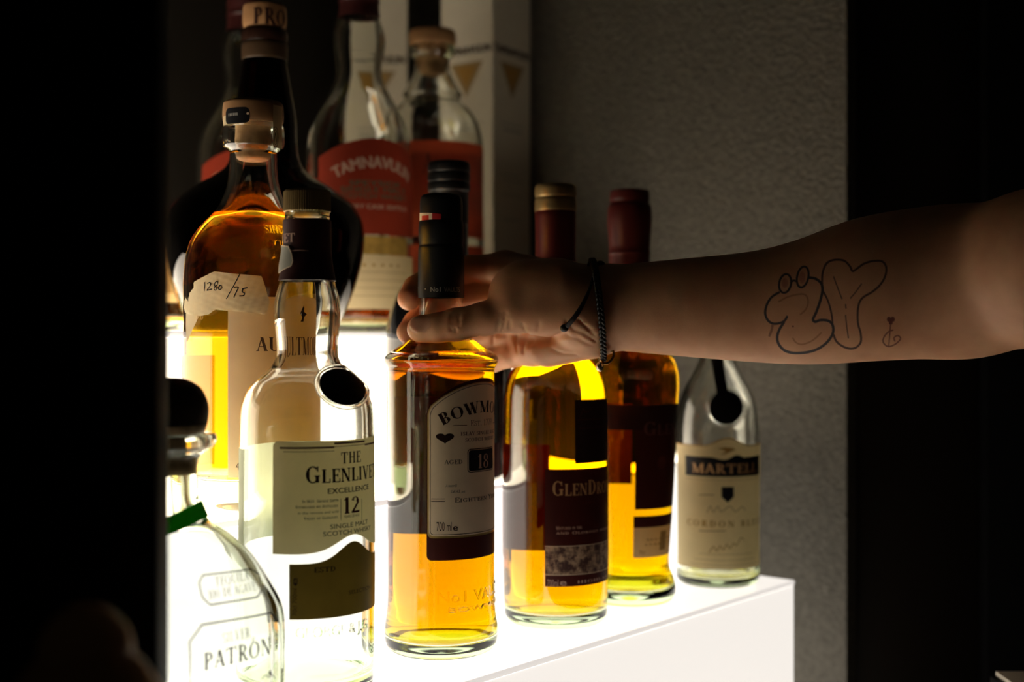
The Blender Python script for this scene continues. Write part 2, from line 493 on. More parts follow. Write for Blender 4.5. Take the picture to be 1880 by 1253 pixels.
def wrap_mesh(name, layers, wrapf, mats, parent, cut=3.0, cutv=None, thick=0.0, sharp=None):
    """layers: (polygons, material index, height above the surface mm); flat print is cut into strips and bent on to the surface"""
    bm = bmesh.new()
    for polys, mi, off in layers:
        for p in polys:
            try:
                fc = bm.faces.new([bm.verts.new((u, v, off)) for u, v in p])
                fc.material_index = mi
            except ValueError: pass
    us = [v.co.x for v in bm.verts]; vs = [v.co.y for v in bm.verts]
    k = math.floor(min(us) / cut) + 1
    while k * cut < max(us):
        bmesh.ops.bisect_plane(bm, geom=bm.verts[:] + bm.edges[:] + bm.faces[:], dist=1e-5, plane_co=(k * cut, 0, 0), plane_no=(1, 0, 0)); k += 1
    if cutv:
        k = math.floor(min(vs) / cutv) + 1
        while k * cutv < max(vs):
            bmesh.ops.bisect_plane(bm, geom=bm.verts[:] + bm.edges[:] + bm.faces[:], dist=1e-5, plane_co=(0, k * cutv, 0), plane_no=(0, 1, 0)); k += 1
    if thick:
        r = bmesh.ops.extrude_face_region(bm, geom=bm.faces[:])
        for v in r['geom']:
            if isinstance(v, bmesh.types.BMVert): v.co.z += thick
    for v in bm.verts:
        x, y, z = wrapf(v.co.x, v.co.y, v.co.z)
        v.co = (x * MM, y * MM, z * MM)
    return bm2obj(name, bm, mats, parent, sharp, smooth=not thick, recalc=bool(thick))

# ------------------------------------------------------------------ a bottle standing on the display
class Bottle:
    def __init__(s, name, c, scale, h, phi, prof, label, cat='bottle', group=None):
        s.c, s.s, s.h = c, scale, h
        s.X, s.Y = (c - 940) / scale, F / scale
        s.by = HOR - h * scale
        s.rz0 = math.atan2(-s.X, s.Y)
        s.rz = s.rz0 + rad(phi)
        s.root = empty(name, s.X, s.Y, h, s.rz)
        tag(s.root, label, cat, group)
        s.pts = spline(s.pp(prof))
        a = np.array(s.pts)
        i0 = int(np.argmax(a[:, 0] > 0.9 * a[:12, 0].max())) if len(a) > 12 else 0
        zz = a[i0:, 1]; o = np.argsort(zz, kind='stable')
        s.zs, s.rs = zz[o], a[i0:, 0][o]
    def pp(s, prof): return [((p[0] / s.s, (s.by - p[1]) / s.s) + tuple(p[2:])) for p in prof]
    def R(s, z): return float(np.interp(z, s.zs, s.rs))
    def wrap(s, u, v, off):
        r = s.R(v) + off; a = u / s.Rref
        return (r * math.sin(a), -r * math.cos(a), v)
    def use(s, y=None, r=None):
        s.Rref = r or s.R((s.by - y) / s.s); return s
    def px(s, x, y):
        """photo pixel -> (u, v) on the bottle's near side"""
        v = (s.by - y) / s.s
        for _ in range(4):
            R = max(s.R(v), 1.0)
            dx, dy = (x - 940), F
            L = math.hypot(dx, dy); dx, dy = dx / L, dy / L
            b2 = dx * s.X + dy * s.Y
            d = s.X ** 2 + s.Y ** 2 - b2 * b2
            t = b2 - math.sqrt(max(R * R - d, 0.0))
            hx, hy = dx * t - s.X, dy * t - s.Y
            a = math.atan2(hx, -hy) - s.rz
            v = (HOR - y) * (hy + s.Y) / F - s.h
        return (a * s.Rref, v)
    def poly(s, pts): return [s.px(*p) for p in pts]
    def line(s, txt, x0, y0, x1=None, cap=8, font='serif', cu=None, width=None, align='l', **k):
        """a line of lettering set by where its baseline starts (and ends) in the photo"""
        u0, v0 = s.px(x0, y0)
        if x1 is not None: width = s.px(x1, y0)[0] - u0
        if cu is not None: width = 2 * (cu - u0)
        if align == 'r' and x1 is not None: pass
        return text(txt, cap / s.s, width, font, u0, v0, 'l', **k)
    def glass(s, m=G_CLEAR, wall=3.0, base=10.0, punt=4.0, name='glass_body', sec=None, clamp=None, rnd=6.0):
        zt = s.pts[-1][1]
        prof = list(s.pts)
        ri = lambda z: max(min(s.R(z) - wall, clamp[1]) if clamp and z > clamp[0] else s.R(z) - wall, 3.0)
        inner = [(ri(z), z) for z in np.linspace(zt, base + rnd, 70)]
        r0 = inner[-1][0]
        for k in range(1, 7):
            a = rad(90 * k / 6); inner.append((r0 - rnd + rnd * math.cos(a), base + rnd - rnd * math.sin(a)))
        r1 = inner[-1][0]
        for k in range(1, 9):
            q = 1 - k / 8; inner.append((r1 * q, base + punt * (1 - q * q)))
        s.inner = (ri, base, punt, rnd, r0, r1)
        return lathe(name, prof + inner, m, s.root, 112, sec)
    def liquid(s, m, y, name='whisky', over=0.3, sec=None):
        ri, base, punt, rnd, r0, r1 = s.inner
        z1 = (s.by - y) / s.s
        prof = []
        for k in range(8, 0, -1):
            q = 1 - k / 8; prof.append((r1 * q, base + punt * (1 - q * q) - over))
        for k in range(6, -1, -1):
            a = rad(90 * k / 6); prof.append((r0 - rnd + rnd * math.cos(a) + over * math.cos(a), base + rnd - rnd * math.sin(a) - over * math.sin(a)))
        if z1 > base + rnd + 1:
            for z in np.linspace(base + rnd, z1, 60)[1:]: prof.append((ri(z) + over, z))
            prof += [(ri(z1) - .9, z1 - .35), (ri(z1) - 2.5, z1 - .5), (0, z1 - .5)]
        else:
            prof = [q for q in prof if q[1] < z1] + [(r0 - rnd * .3 + over, z1), (0, z1)]
        return lathe(name, prof, m, s.root, 96, sec)
    def turned(s, name, prof, m, seg=96, **k): return lathe(name, spline(s.pp(prof)), m, s.root, seg, **k)

# ------------------------------------------------------------------ the setting
def shelf_box(name, u0, u1, v0, v1, z0, z1, mats, parent, bev=0.8):
    """box given in shelf coordinates; material 0 = sides, 1 = top"""
    bm = bmesh.new()
    v, f = box_geo(u0 * MM, u1 * MM, v0 * MM, v1 * MM, z0 * MM, z1 * MM)
    vs = [bm.verts.new(p) for p in v]
    for q in f: bm.faces.new([vs[i] for i in q])
    if bev: bmesh.ops.bevel(bm, geom=list(bm.edges), offset=bev * MM, segments=2, affect='EDGES', profile=0.5)
    o = bm2obj(name, bm, mats, parent, 40)
    if len(mats) > 1:
        for p in o.data.polygons:
            if p.normal.z > 0.9: p.material_index = 1
    if parent is None:
        o.location = (0, 0, EYE); o.rotation_euler = (0, 0, TH)
    return o
M_WALL = mat('grey_textured_plaster', (0.158, 0.146, 0.120), 0.9, 0.1, bump=(230, 1.0, 0.004), mottle=(150, 0.18))
M_BACKWALL = mat('dark_brown_board', (0.009, 0.0068, 0.0045), 0.7, 0.2)
M_LACQUER = mat('black_lacquer', (0.010, 0.007, 0.0045), 0.38, 0.35)
M_LACQUER2 = mat('satin_black_board', (0.003, 0.003, 0.003), 0.6, 0.1)
M_COUNTER = mat('pale_bounce_worktop', (0.74, 0.66, 0.55), 0.4, 0.4, mottle=(20, 0.06))  # pale tone added out of view, bounces step light up on to labels and arm
M_CABINET = mat('dark_cabinet_wood', (0.018, 0.012, 0.008), 0.45, 0.4, mottle=(20, 0.2))
M_FLOOR = mat('dark_floor', (0.02, 0.018, 0.016), 0.6, 0.3, mottle=(5, 0.2))

def at_shelf(name, u0, u1, v0, v1, z0, z1, m, kind='structure'):
    o = shelf_box(name, u0, u1, v0, v1, z0, z1, [m], None, 0.0)
    if kind: o['kind'] = kind
    return o
at_shelf('wall_right', 1075, 1095, 514, 1150, -EYE * 1000, 700, M_WALL)
at_shelf('wall_back', 120, 1074, 1130, 1150, -EYE * 1000, 700, M_BACKWALL)
fl = mk('floor', [(-3000, -1500, -EYE * 1000 - 10), (3000, -1500, -EYE * 1000 - 10), (3000, 3000, -EYE * 1000 - 10), (-3000, 3000, -EYE * 1000 - 10),
                  (-3000, -1500, -EYE * 1000), (3000, -1500, -EYE * 1000), (3000, 3000, -EYE * 1000), (-3000, 3000, -EYE * 1000)],
        [(0, 3, 2, 1), (4, 5, 6, 7), (0, 1, 5, 4), (1, 2, 6, 5), (2, 3, 7, 6), (3, 0, 4, 7)], M_FLOOR, smooth=False)
fl.location.z = EYE; fl['kind'] = 'structure'
def plain_box(name, x0, x1, y0, y1, z0, z1, m, kind=None, bev=1.0):
    o = bevel_box(name, x0, x1, y0, y1, z0, z1, m, None, bev)
    o.location.z = EYE
    if kind: o['kind'] = kind
    return o
# black boards: the one that cuts the picture on the left, and those beyond the grey wall on the right
plain_box('wall_left', -480, -143.2, 505, 523, H_CTR, 700, M_LACQUER2, 'structure', 1.0)
plain_box('trim_1', 311, 440, 1172, 1190, -EYE * 1000, 700, M_LACQUER, 'structure', 0.5)
plain_box('wall_far_right', 436, 1300, 1150, 1168, -EYE * 1000, 700, M_LACQUER2, 'structure', 0.5)

ctr = empty('bar_counter', *uv2xy(600, 700), -EYE * 1000)
tag(ctr, 'bar counter with unseen worktop made pale to bounce light, under the glowing stepped display', 'counter')
ctr.rotation_euler = (0, 0, TH)
def ctr_part(name, u0, u1, v0, v1, z0, z1, m, b=2.0):
    bevel_box(name, u0 - 600, u1 - 600, v0 - 700, v1 - 700, z0 + EYE * 1000, z1 + EYE * 1000, m, ctr, b)
ctr_part('worktop', 100, 1074, 190, 1129, H_CTR - 40, H_CTR, M_COUNTER)
ctr_part('cabinet_body', 130, 1060, 230, 1120, -EYE * 1000, H_CTR - 40.2, M_CABINET)

# glowing acrylic steps: lit boxes, each with a top sheet
def lit(name, strength, base=0.8, fall=None, col=WARM, axis=0):
    m = mat(name, (base, base, base * .97), 0.22, 0.5, emit=(col, strength))
    if fall:
        nt = m.node_tree; b2 = nt.nodes['Principled BSDF']
        tc = nt.nodes.new('ShaderNodeTexCoord'); sx = nt.nodes.new('ShaderNodeSeparateXYZ')
        nt.links.new(tc.outputs['Object'], sx.inputs[0])
        mr = nt.nodes.new('ShaderNodeMapRange'); mr.interpolation_type = 'SMOOTHSTEP'
        for i, q in enumerate(fall): mr.inputs[i + 1].default_value = q
        nt.links.new(sx.outputs[axis], mr.inputs[0]); nt.links.new(mr.outputs[0], b2.inputs['Emission Strength'])
    return m
edge = lit('lit_acrylic_edge', 0.64, col=(1.0, .93, .87))
def step(name, u0, u1, v0, v1, h, tops, fronts, label):
    cx, cy_ = uv2xy((u0 + u1) / 2, (v0 + v1) / 2)
    r = empty(name, cx, cy_, H_CTR, TH)
    tag(r, label, 'light box', 'glowing steps of the bottle display')
    a, b2 = (u1 - u0) / 2, (v1 - v0) / 2
    H = h - H_CTR
    bevel_box('lit_body', -a + .6, a - .6, -b2 + .6, b2 - .6, 0, H - 4.0, fronts, r, 0.6)
    o = bevel_box('top_sheet', -a, a, -b2, b2, H - 3.9, H, [tops, edge], r, 0.7)
    for p in o.data.polygons:
        if p.normal.z < .95: p.material_index = 1
    return r
step('light_box', 300, 963.6, 507.5, 615.4, H_LOW, lit('lit_acrylic_low_top', LOWER_TOP, fall=(0.0, 0.30, LOWER_TOP, 0.81), col=NEUTRAL), lit('lit_acrylic_low_front', LOWER_FRONT, col=NEUTRAL, fall=(0.0, 0.072, 4.0, LOWER_FRONT), axis=2),  # unseen foot of the front glows stronger, added to brighten arm and labels
     'lowest and nearest glowing white step, six bottles standing along it')
step('light_box', 300, 963.6, 616.2, 716.6, H_MID, lit('lit_acrylic_mid_top', MID_TOP), lit('lit_acrylic_mid_front', MID_FRONT, col=NEUTRAL),
     'middle glowing white step, under the gold bottle with the price tape')
step('light_box', 300, 850, 717.2, 1112, H_UP, lit('lit_acrylic_up_top', UP_TOP, fall=(0.02, 0.22, UP_TOP, 0.8)), lit('lit_acrylic_up_front', UP_FRONT),
     'topmost and deepest glowing white step at the back, behind the taped gold bottle')
pl_ = empty('plinth', *uv2xy(956, 917), H_CTR, TH)
tag(pl_, 'dark unlit plinth under the cartons, beside the topmost glowing step', 'plinth')
bevel_box('plinth_body', -105.5, 105.5, -199, 195, 0, H_UP - H_CTR - 12, M_BACKWALL, pl_, 1)
bevel_box('plinth_top', -105.5, 105.5, -199.8, 195, H_UP - H_CTR - 11.9, H_UP - H_CTR, M_BACKWALL, pl_, 1)

# ------------------------------------------------------------------ 1. clear bottle with khaki label (front row)
b = Bottle('whisky_bottle', 564, 3.15, H_LOW, 42,
    [(0, 1263), (80, 1267), (100, 1269), (112, 1267), (119, 1258), (121, 1240), (121, 770), (118, 742), (106, 712), (84, 690), (66, 674), (57, 655), (57, 627), (60.5, 585), (58.5, 550), (50, 518), (46, 485), (42, 460), (41, 392, 1), (36, 390)],
    'clear nearly empty bottle with wavy khaki label and ribbed tan cap, front row')
b.glass(G_CLEAR, 3.2, 11, 5)
b.liquid(L_PALE, 1238, 'whisky_residue')
b.turned('ribbed_cap', [(0, 350), (39, 350, 1), (42.5, 354, 1), (42.5, 389, 1), (40, 390.5, 1), (0, 390.5)], M_GOLDCAP, 240, ribs=(lambda r, z: r > 12.5, 0.016), sharp=25)
b.turned('capsule', [(43, 405), (44, 406, 1), (44, 462), (46, 480), (49, 500), (52.5, 516, 1), (51.5, 516.5, 1), (43, 465), (43, 405)], M_DKMAROON, closed=False)
b.use(900)
uc = b.px(646, 930)[0]
uL = b.px(501, 900)[0]; vT = b.px(560, 811)[1]; vB = b.px(540, 1019)[1]
uR = 2 * uc - uL
def wave(u, base, amp, wid): return base + amp * math.exp(-((u - uc - 1) / wid) ** 2)
lab = [(uL, vB), *[(u, wave(u, vB, 9.0, 15)) for u in np.linspace(uL + 8, uR - 8, 44)], (uR, vB), (uR, vT), (uL + 2, vT), (uL, vT - 2)]
T1 = dict(T=.17, t=.07)
pr = []
pr += b.line('THE', 626, 852, cap=20, cu=uc, **T1)
pr += b.line('Glenlivet', 561.5, 888.5, cap=30, cu=uc, T=.20, t=.075)
pr += b.line('EXCELLENCE', 601.5, 907.4, cap=9.6, font='sans', cu=uc, bold=.05)
small = []
for tx, x0, x1, y in (('In 1824, George Smith', 555, 620.7, 924), ('Established his Distillery', 543, 620.7, 934.2), ('in the remote and wild', 547, 620.7, 945), ('Valley of Glenlivet.', 558, 620.7, 955.3)):
    small += b.line(tx, x0, y, x1, cap=4.8, font='sans' if 'remote' in tx else 'serif', slant=.12 if 'remote' in tx else 0, T=.2, t=.1)
for x in (625, 663.4):
    u, v = b.px(x, 955.5); small.append(rect(u, u + .3, v, v + 12))
small += b.line('YEARS OF AGE', 631, 952, cap=5, font='sans', cu=uc)
mar = b.line('12', 630.8, 944.4, cap=29, cu=uc, T=.2, t=.06)
pr += b.line('SINGLE MALT', 606, 972, cap=8.4, font='sans', cu=uc, bold=.02)
pr += b.line('SCOTCH WHISKY', 593, 985.5, cap=8.4, font='sans', cu=uc, bold=.02)
u0, v0 = b.px(514, 824.5); u1 = b.px(613.5, 824)[0]
w3 = [rect(u0, u1, v0, v0 + 1.0), rect(u0 + 2, u1, v0 - 1.8, v0 - 1.5), rect(u1, 2 * uc - u1, v0 + 2.0, v0 + 3.0), rect(u1, 2 * uc - u1, v0 + .6, v0 + .9), rect(2 * uc - u1, 2 * uc - u0, v0, v0 + 1.0)]
wrap_mesh('front_label', [([lab], 0, .15), (pr, 1, .22), (small, 2, .22), (mar, 3, .22), (w3, 3, .22)], b.wrap, [P_GLEN, I_BROWN, I_BROWN, I_MAR], b.root, 3, 6)
uL2 = b.px(531, 1060)[0]; vT2 = b.px(560, 1036.5)[1]; vB2 = b.px(560, 1138.5)[1]; uR2 = 2 * uc - uL2
lab2 = [(uL2, vB2), (uR2, vB2), (uR2, vT2), *[(u, wave(u, vT2, 10.5, 13)) for u in np.linspace(uR2 - 6, uL2 + 6, 44)], (uL2, vT2)]
dk = b.line('AUCHLY', 560, 1096, cap=7, width=14, font='sans')[:0]
side = []
u, v = b.px(545, 1131)
for p in text('70cl 700ml', 2.6, 15, 'sans'): side.append([(u - y_, v + x_) for x_, y_ in p])
for p in text('e', 3.6, 4.5, 'sans', bold=.05): side.append([(u + .4 - y_, v + 16.5 + x_) for x_, y_ in p])
dk += b.line('ESTD', 577, 1052, cap=9, width=12, T=.2, t=.1) + b.line('SELECTION', 640, 1092, cap=7, width=20, font='sans')
wrap_mesh('lower_label', [([lab2], 0, .15), (dk, 1, .22), (side, 1, .22)], b.wrap, [P_OLIVE, I_BROWN], b.root, 3, 6)
ub = math.pi * b.Rref
wrap_mesh('back_label', [([rect(ub - 50, ub + 50, vB, vT - 6)], 0, .15)], b.wrap, [P_BACK], b.root, 3, 6)
wrap_mesh('embossed_lettering', [(b.line('GEORGE & J.G', 543, 1173, cap=20, font='sans', x1=672), 0, 0.02)], b.wrap, [G_CLEAR], b.root, 3, 6, thick=.7)
b.use(430)
wrap_mesh('capsule_lettering', [(b.line('VET', 521, 447, cap=16, x1=543), 0, 1.2), (stroke(b.poly([(536, 461), (552, 460), (566, 461)]), .5), 0, 1.2)], b.wrap, [I_PINK], b.root, 2, 4)
st = b.poly([(514, 456), (522, 451), (533, 453), (538, 466), (540, 480), (537, 489), (517, 502), (515, 480)])
wrap_mesh('torn_seal_sticker', [([st], 0, 1.6), (stroke(st, .45, True), 1, 1.7)], b.wrap, [paper('grey_sticker', (.30, .30, .25), .1), I_CREAM], b.root, 2, 4)
# black wax seal in a clear glass ring on the shoulder
def seal(bt, x, y, rx, ry, spin, mring):
    def ellipse(k, n=40):
        out = []
        for i in range(n):
            a = 2 * math.pi * i / n
            ex, ey = rx * k * math.cos(a), ry * k * math.sin(a)
            out.append((x + ex * math.cos(spin) - ey * math.sin(spin), y + ex * math.sin(spin) + ey * math.cos(spin)))
        return out
    wrap_mesh('wax_seal', [([bt.poly(ellipse(1.0))], 0, .1)], bt.wrap, [M_BLACKSOFT], bt.root, 2, 2, thick=1.0)
    for nm, k, rr in (('seal_ring', 1.13, 1.15),):
        path = [bt.wrap(u, v, .5) for u, v in bt.poly(ellipse(k))]
        v_, f_ = tube_geo(catmull3(path, 3, True) + [path[0]], rr, 10, cap=False)
        mk(nm, v_, f_, mring, bt.root, None)
b.use(715)
seal(b, 627, 711, 43, 32, rad(24), G_CLEAR)
GLEN = b

# ------------------------------------------------------------------ 2. the held amber bottle
b = Bottle('whisky_bottle', 810, 2.77, H_LOW, 46,
    [(0, 1184), (60, 1189), (80, 1191), (92, 1189), (101, 1180), (104, 1164), (103.5, 1148), (100, 1125), (98, 1098), (97.5, 1030), (97.5, 700), (98.5, 676), (103, 668), (105, 662), (103, 655), (90, 644), (70, 631), (53, 619), (44.5, 606), (41, 588), (40, 540), (38, 480), (36, 420), (33, 400)],
    'full amber whisky bottle with arched cream label and black capsule, gripped by the hand')
b.glass(G_CLEAR, 3.0, 9, 6, clamp=(150, 32.0))
b.liquid(L_BOW, 628)
b.turned('capsule', [(0, 358), (32, 358), (37, 363), (39, 372), (39, 447), (41.5, 455), (42, 462), (42.5, 547.5, 1), (41, 547.5, 1), (36.5, 500), (36.5, 400), (0, 398)], M_BLACK)
b.use(900)
uc = b.px(887, 850)[0]
uL = b.px(783.5, 900)[0]; uR = 2 * uc - uL
vB = b.px(800, 1030)[1]; vS = b.px(784, 752)[1]; vP = b.px(893, 694)[1]
def arch_panel(uL, uR, vB, vS, vP, r=2.5, n=40):
    pts = [p for p in rrect(uL, uR, vB, vB + 20, r)][:6]          # bottom right corner
    pts = [q for q in pts]
    top = []
    hw = (uR - uL) / 2; cu = (uL + uR) / 2; hgt = vP - vS
    Rr = (hw * hw + hgt * hgt) / (2 * hgt)
    for i in range(n + 1):
        x = hw * (1 - 2 * i / n)
        y = vP - Rr + math.sqrt(Rr * Rr - x * x)
        top.append((cu + x, y))
    # soften the shoulders
    left = rrect(uL, uR, vB, vB + 20, r)[-6:]
    return pts + [(uR, vS - 3)] + [(uR - .5, vS - .8)] + top[1:-1] + [(uL + .5, vS - .8)] + [(uL, vS - 3)] + left
outer = arch_panel(uL, uR, vB, vS, vP, 3)
i0 = 1.4
vB2 = b.px(800, 985)[1]
inner = arch_panel(uL + i0, uR - i0, vB2, vS, b.px(890, 702.5)[1], 3)
gold = arch_panel(uL + .5, uR - .5, vB2 - 1.4, vS, b.px(890, 700.8)[1], 3)
ln = arch_panel(uL + i0 + .9, uR - i0 - .9, vB2 + .9, vS - 1, b.px(890, 705.5)[1], 2.4)
vb = b.px(890, 757)[1]
pr = shift(arch(text('BOWMORE', 7.6, 62, 'serif', align='c', T=.21, t=.05, gap=.08), 62), uc, vb)
est = b.line('Est. 1779', 864, 782.7, cap=10.5, cu=uc, T=.12, t=.05)
u, v = b.px(832, 782.5); u2 = b.px(857, 782)[0]
est += [rect(u, u2, v, v + .35), rect(2 * uc - u2, 2 * uc - u, v, v + .35)]
est += b.line('ISLAY SINGLE MALT', 846, 800.4, cap=6.4, cu=uc) + b.line('SCOTCH WHISKY', 854, 811.5, cap=6.2, cu=uc)
hx, hy = b.px(817, 817)
heart = [(hx + 6.2 * (16 * math.sin(t_) ** 3) / 17, hy + 4.4 + 4.0 * (13 * math.cos(t_) - 5 * math.cos(2 * t_) - 2 * math.cos(3 * t_) - math.cos(4 * t_)) / 17) for t_ in np.linspace(0, 2 * math.pi, 37)[:-1]]
pr += [heart]
pr += b.line('AGED', 816, 853, 848.4, cap=7.6, T=.14)
u0, v1 = b.px(857.8, 825); v0 = b.px(857.8, 868.5)[1]
boxo = rrect(u0, 2 * uc - u0, v0, v1, 2.2); boxw = rrect(u0 + .5, 2 * uc - u0 - .5, v0 + .5, v1 - .5, 1.9); boxi = rrect(u0 + .9, 2 * uc - u0 - .9, v0 + .9, v1 - .9, 1.6)
n18 = b.line('18', 877, 860.5, cap=25, cu=uc, T=.17)
tiny = b.line('A masterful', 818, 894.8, cap=5, font='sans', x1=838, slant=.2) + b.line('SMOKE', 827.5, 905.7, 845, cap=4.6) + b.line('and', 847, 905.7, 853, cap=4.6, font='sans')
tiny += b.line('Eighteen Years', 835, 923, cap=8.2, cu=uc, T=.15, t=.07)
u, v = b.px(792, 917); u2 = b.px(817, 917)[0]
tiny += [rect(u, u2, v, v + .35), rect(u, u2, v - 1.6, v - 1.25), rect(2 * uc - u2, 2 * uc - u, v, v + .35), rect(2 * uc - u2, 2 * uc - u, v - 1.6, v - 1.25)]
tiny += b.line('700 ml', 801.5, 975.4, 829, cap=16.5, font='sans') + b.line('e', 831.5, 975, 840.5, cap=12, font='sans', bold=.04)
wrap_mesh('front_label', [([outer], 0, .15), ([gold], 1, .20), ([inner], 2, .25), (stroke(ln, .35, True), 3, .31), (pr, 3, .31), (est, 4, .31), (tiny, 3, .31), ([boxo], 3, .31), ([boxw], 2, .36), ([boxi], 5, .41), (n18, 6, .46)],
          b.wrap, [P_DKRED, M_GOLD, P_BOW, I_BROWN, I_DIMRED, I_BLACK, I_PINK], b.root, 3, 6)
ub = math.pi * b.Rref
wrap_mesh('back_label', [([rect(ub - 27, ub + 27, b.px(810, 1004)[1], b.px(810, 735)[1])], 0, .15)], b.wrap, [P_DKRED], b.root, 3, 6)
wrap_mesh('embossed_lettering', [(b.line('No1 VAULTS', 803, 1108, cap=21, font='sans', cu=uc), 0, .02), (b.line('BOWMORE', 823, 1126, cap=9, font='sans', cu=uc + 2), 0, .02)], b.wrap, [G_CLEAR], b.root, 3, 6, thick=.7)
b.use(648)
b.Rref = 33
uce = b.px(876, 650)[0]
wrap_mesh('embossed_date', [(text('Est. 1779', 4.6, 33, 'serif', uce, b.px(850, 655)[1], 'c', T=.16, t=.08), 0, .02)], b.wrap, [G_CLEAR], b.root, 2, 1.2, thick=.7)
b.use(500, 15.3)
def flatwrap(R): return lambda u, v, off: ((R + off) * math.sin(u / R), -(R + off) * math.cos(u / R), v)
Rc = 42.6 / b.s
b.Rref = Rc
cap_t = text('LTS', 3.2, 3.6, 'sans', *b.px(766, 536)) + [disc2(*b.px(783, 531), .45)] + text('No1', 3.2, 6.6, 'sans', *b.px(792, 536)) + text('VAULTS', 3.2, 12, 'sans', *b.px(815, 536))
wrap_mesh('capsule_lettering', [(cap_t, 0, .12)], flatwrap(Rc), [I_LIGHTGREY], b.root, 1.5, None)
Rc = 39.3 / b.s
stw = [b.px(766.5, 391), b.px(799, 392), b.px(798, 416), b.px(767, 414)]
str_ = [b.px(799, 392), b.px(812, 394), b.px(811, 418), b.px(798, 416)]
sty = [b.px(767, 414), b.px(798, 416), b.px(809, 418), b.px(808, 428), b.px(767, 424)]
stk = text('XY', 1.2, 3.4, 'sans', *b.px(767.5, 398), bold=.1)[:0]
for (x, y, x2) in ((767.5, 397, 776), (767.5, 404, 776), (767.5, 410, 776)):
    stk += stroke([b.px(x, y), b.px(x2, y + .4)], .75)
sq = [rect(b.px(781, 413)[0], b.px(793, 413)[0], b.px(787, 413)[1], b.px(787, 396)[1])]
wrap_mesh('tax_sticker', [([stw], 0, .12), ([str_], 1, .12), ([sty], 2, .14), (sq, 1, .18), (stk, 3, .18), ([[b.px(781, 416.5), b.px(808, 419), b.px(807.5, 427), b.px(781, 425)]], 0, .16)], flatwrap(Rc), [P_WHITE, I_RED, I_YEL, I_BLACK], b.root, 1.5, None)
BOW = b

# ------------------------------------------------------------------ 3. golden bottle with dark red label and gold-topped capsule
b = Bottle('whisky_bottle', 1020, 2.51, H_LOW, 48,
    [(0, 1131), (60, 1136), (74, 1138), (86, 1136), (93, 1128), (95, 1112), (95, 745), (93, 715), (85, 688), (70, 666), (50, 645), (41, 622), (38, 590), (37, 500), (35, 420), (34, 390)],
    'full golden whisky bottle with gold-topped maroon capsule, standing below the wrist')
b.glass(G_CLEAR, 3.0, 9, 4)
b.liquid(L_GD, 600)
b.turned('capsule', [(37, 388), (37.5, 389, 1), (37.5, 475), (38.8, 479), (38, 484), (38.5, 560, 1), (37.6, 560, 1), (36.4, 480), (36.4, 388)], M_MAROON)
b.turned('gold_cap', [(0, 340), (34, 340), (37.5, 344), (38, 360), (36.8, 364), (38, 368), (38.6, 386), (38, 389, 1), (0, 389)], M_GOLDCAP)
b.use(950)
uc = b.px(1092, 900)[0] + 4
uL = b.px(1000.5, 1000)[0]; uR = 2 * uc - uL
v0, v1 = b.px(1010, 1078)[1], b.px(1010, 862)[1]
ve0, ve1 = b.px(1010, 1057)[1], b.px(1010, 1003)[1]
gd = b.line('GlenDronach', 1014.6, 911, cap=26, cu=uc, T=.19, t=.07)
og = b.line('ORIGINAL', 1068.5, 926.7, cap=5.5, cu=uc)
ml = b.line('Matured in the', 1021, 973, cap=5.6, x1=1068, T=.2, t=.1) + b.line('and Oloroso sherry casks', 1021, 982, cap=5.2, cu=uc, T=.2, t=.1)
ml2 = b.line('700ml', 1004.5, 1077, 1025, cap=12.5, font='sans') + b.line('e', 1028, 1076, 1040, cap=12, font='sans', bold=.05) + b.line('HIGHLAND', 1060, 1072, cap=5, cu=uc)
wrap_mesh('front_label', [([rect(uL, uR, v0, v1)], 0, .15), ([rect(uL, uR, ve0, ve1)], 1, .2), (gd, 2, .22), (og, 3, .22), (ml, 4, .22), (ml2, 4, .22),
    ([rect(uL, uR, ve0 + .0, ve0 + .5)], 5, .24), ([rect(uL, uR, ve1 - .5, ve1)], 5, .24)], b.wrap, [P_DKRED, I_ENGRAVE, I_TAN, I_DIMRED, I_PINK, I_CREAM], b.root, 3, 6)
uS = b.px(1055.5, 800)[0]
vs0, vs1 = b.px(1070, 851.5)[1], b.px(1070, 734.5)[1]
us2 = 2 * uc - uS
sig = stroke([(uS + 4, vs1 - 12), (uS + 7, vs1 - 6), (uS + 8, vs1 - 9), (uS + 12, vs1 - 8), (uS + 15, vs1 - 6)], .4) + stroke([(uS + 2, vs1 - 14), (us2 - 2, vs1 - 14)], .35) + stroke([(uS + 3, vs1 - 20), (us2 - 3, vs1 - 20)], .35)
wrap_mesh('neck_label', [([rect(uS, us2, vs0, vs1)], 0, .15), (sig, 1, .22)], b.wrap, [paper('blackish_label', (.018, .006, .006), .03), I_DIMRED], b.root, 3, 6)
ub = math.pi * b.Rref
wrap_mesh('back_label', [([rect(ub - 30, ub + 34, b.px(1000, 1036)[1], b.px(1000, 830)[1])], 0, .15)], b.wrap, [paper('back_oxblood', (.11, .008, .006), .25)], b.root, 3, 6)
GD = b

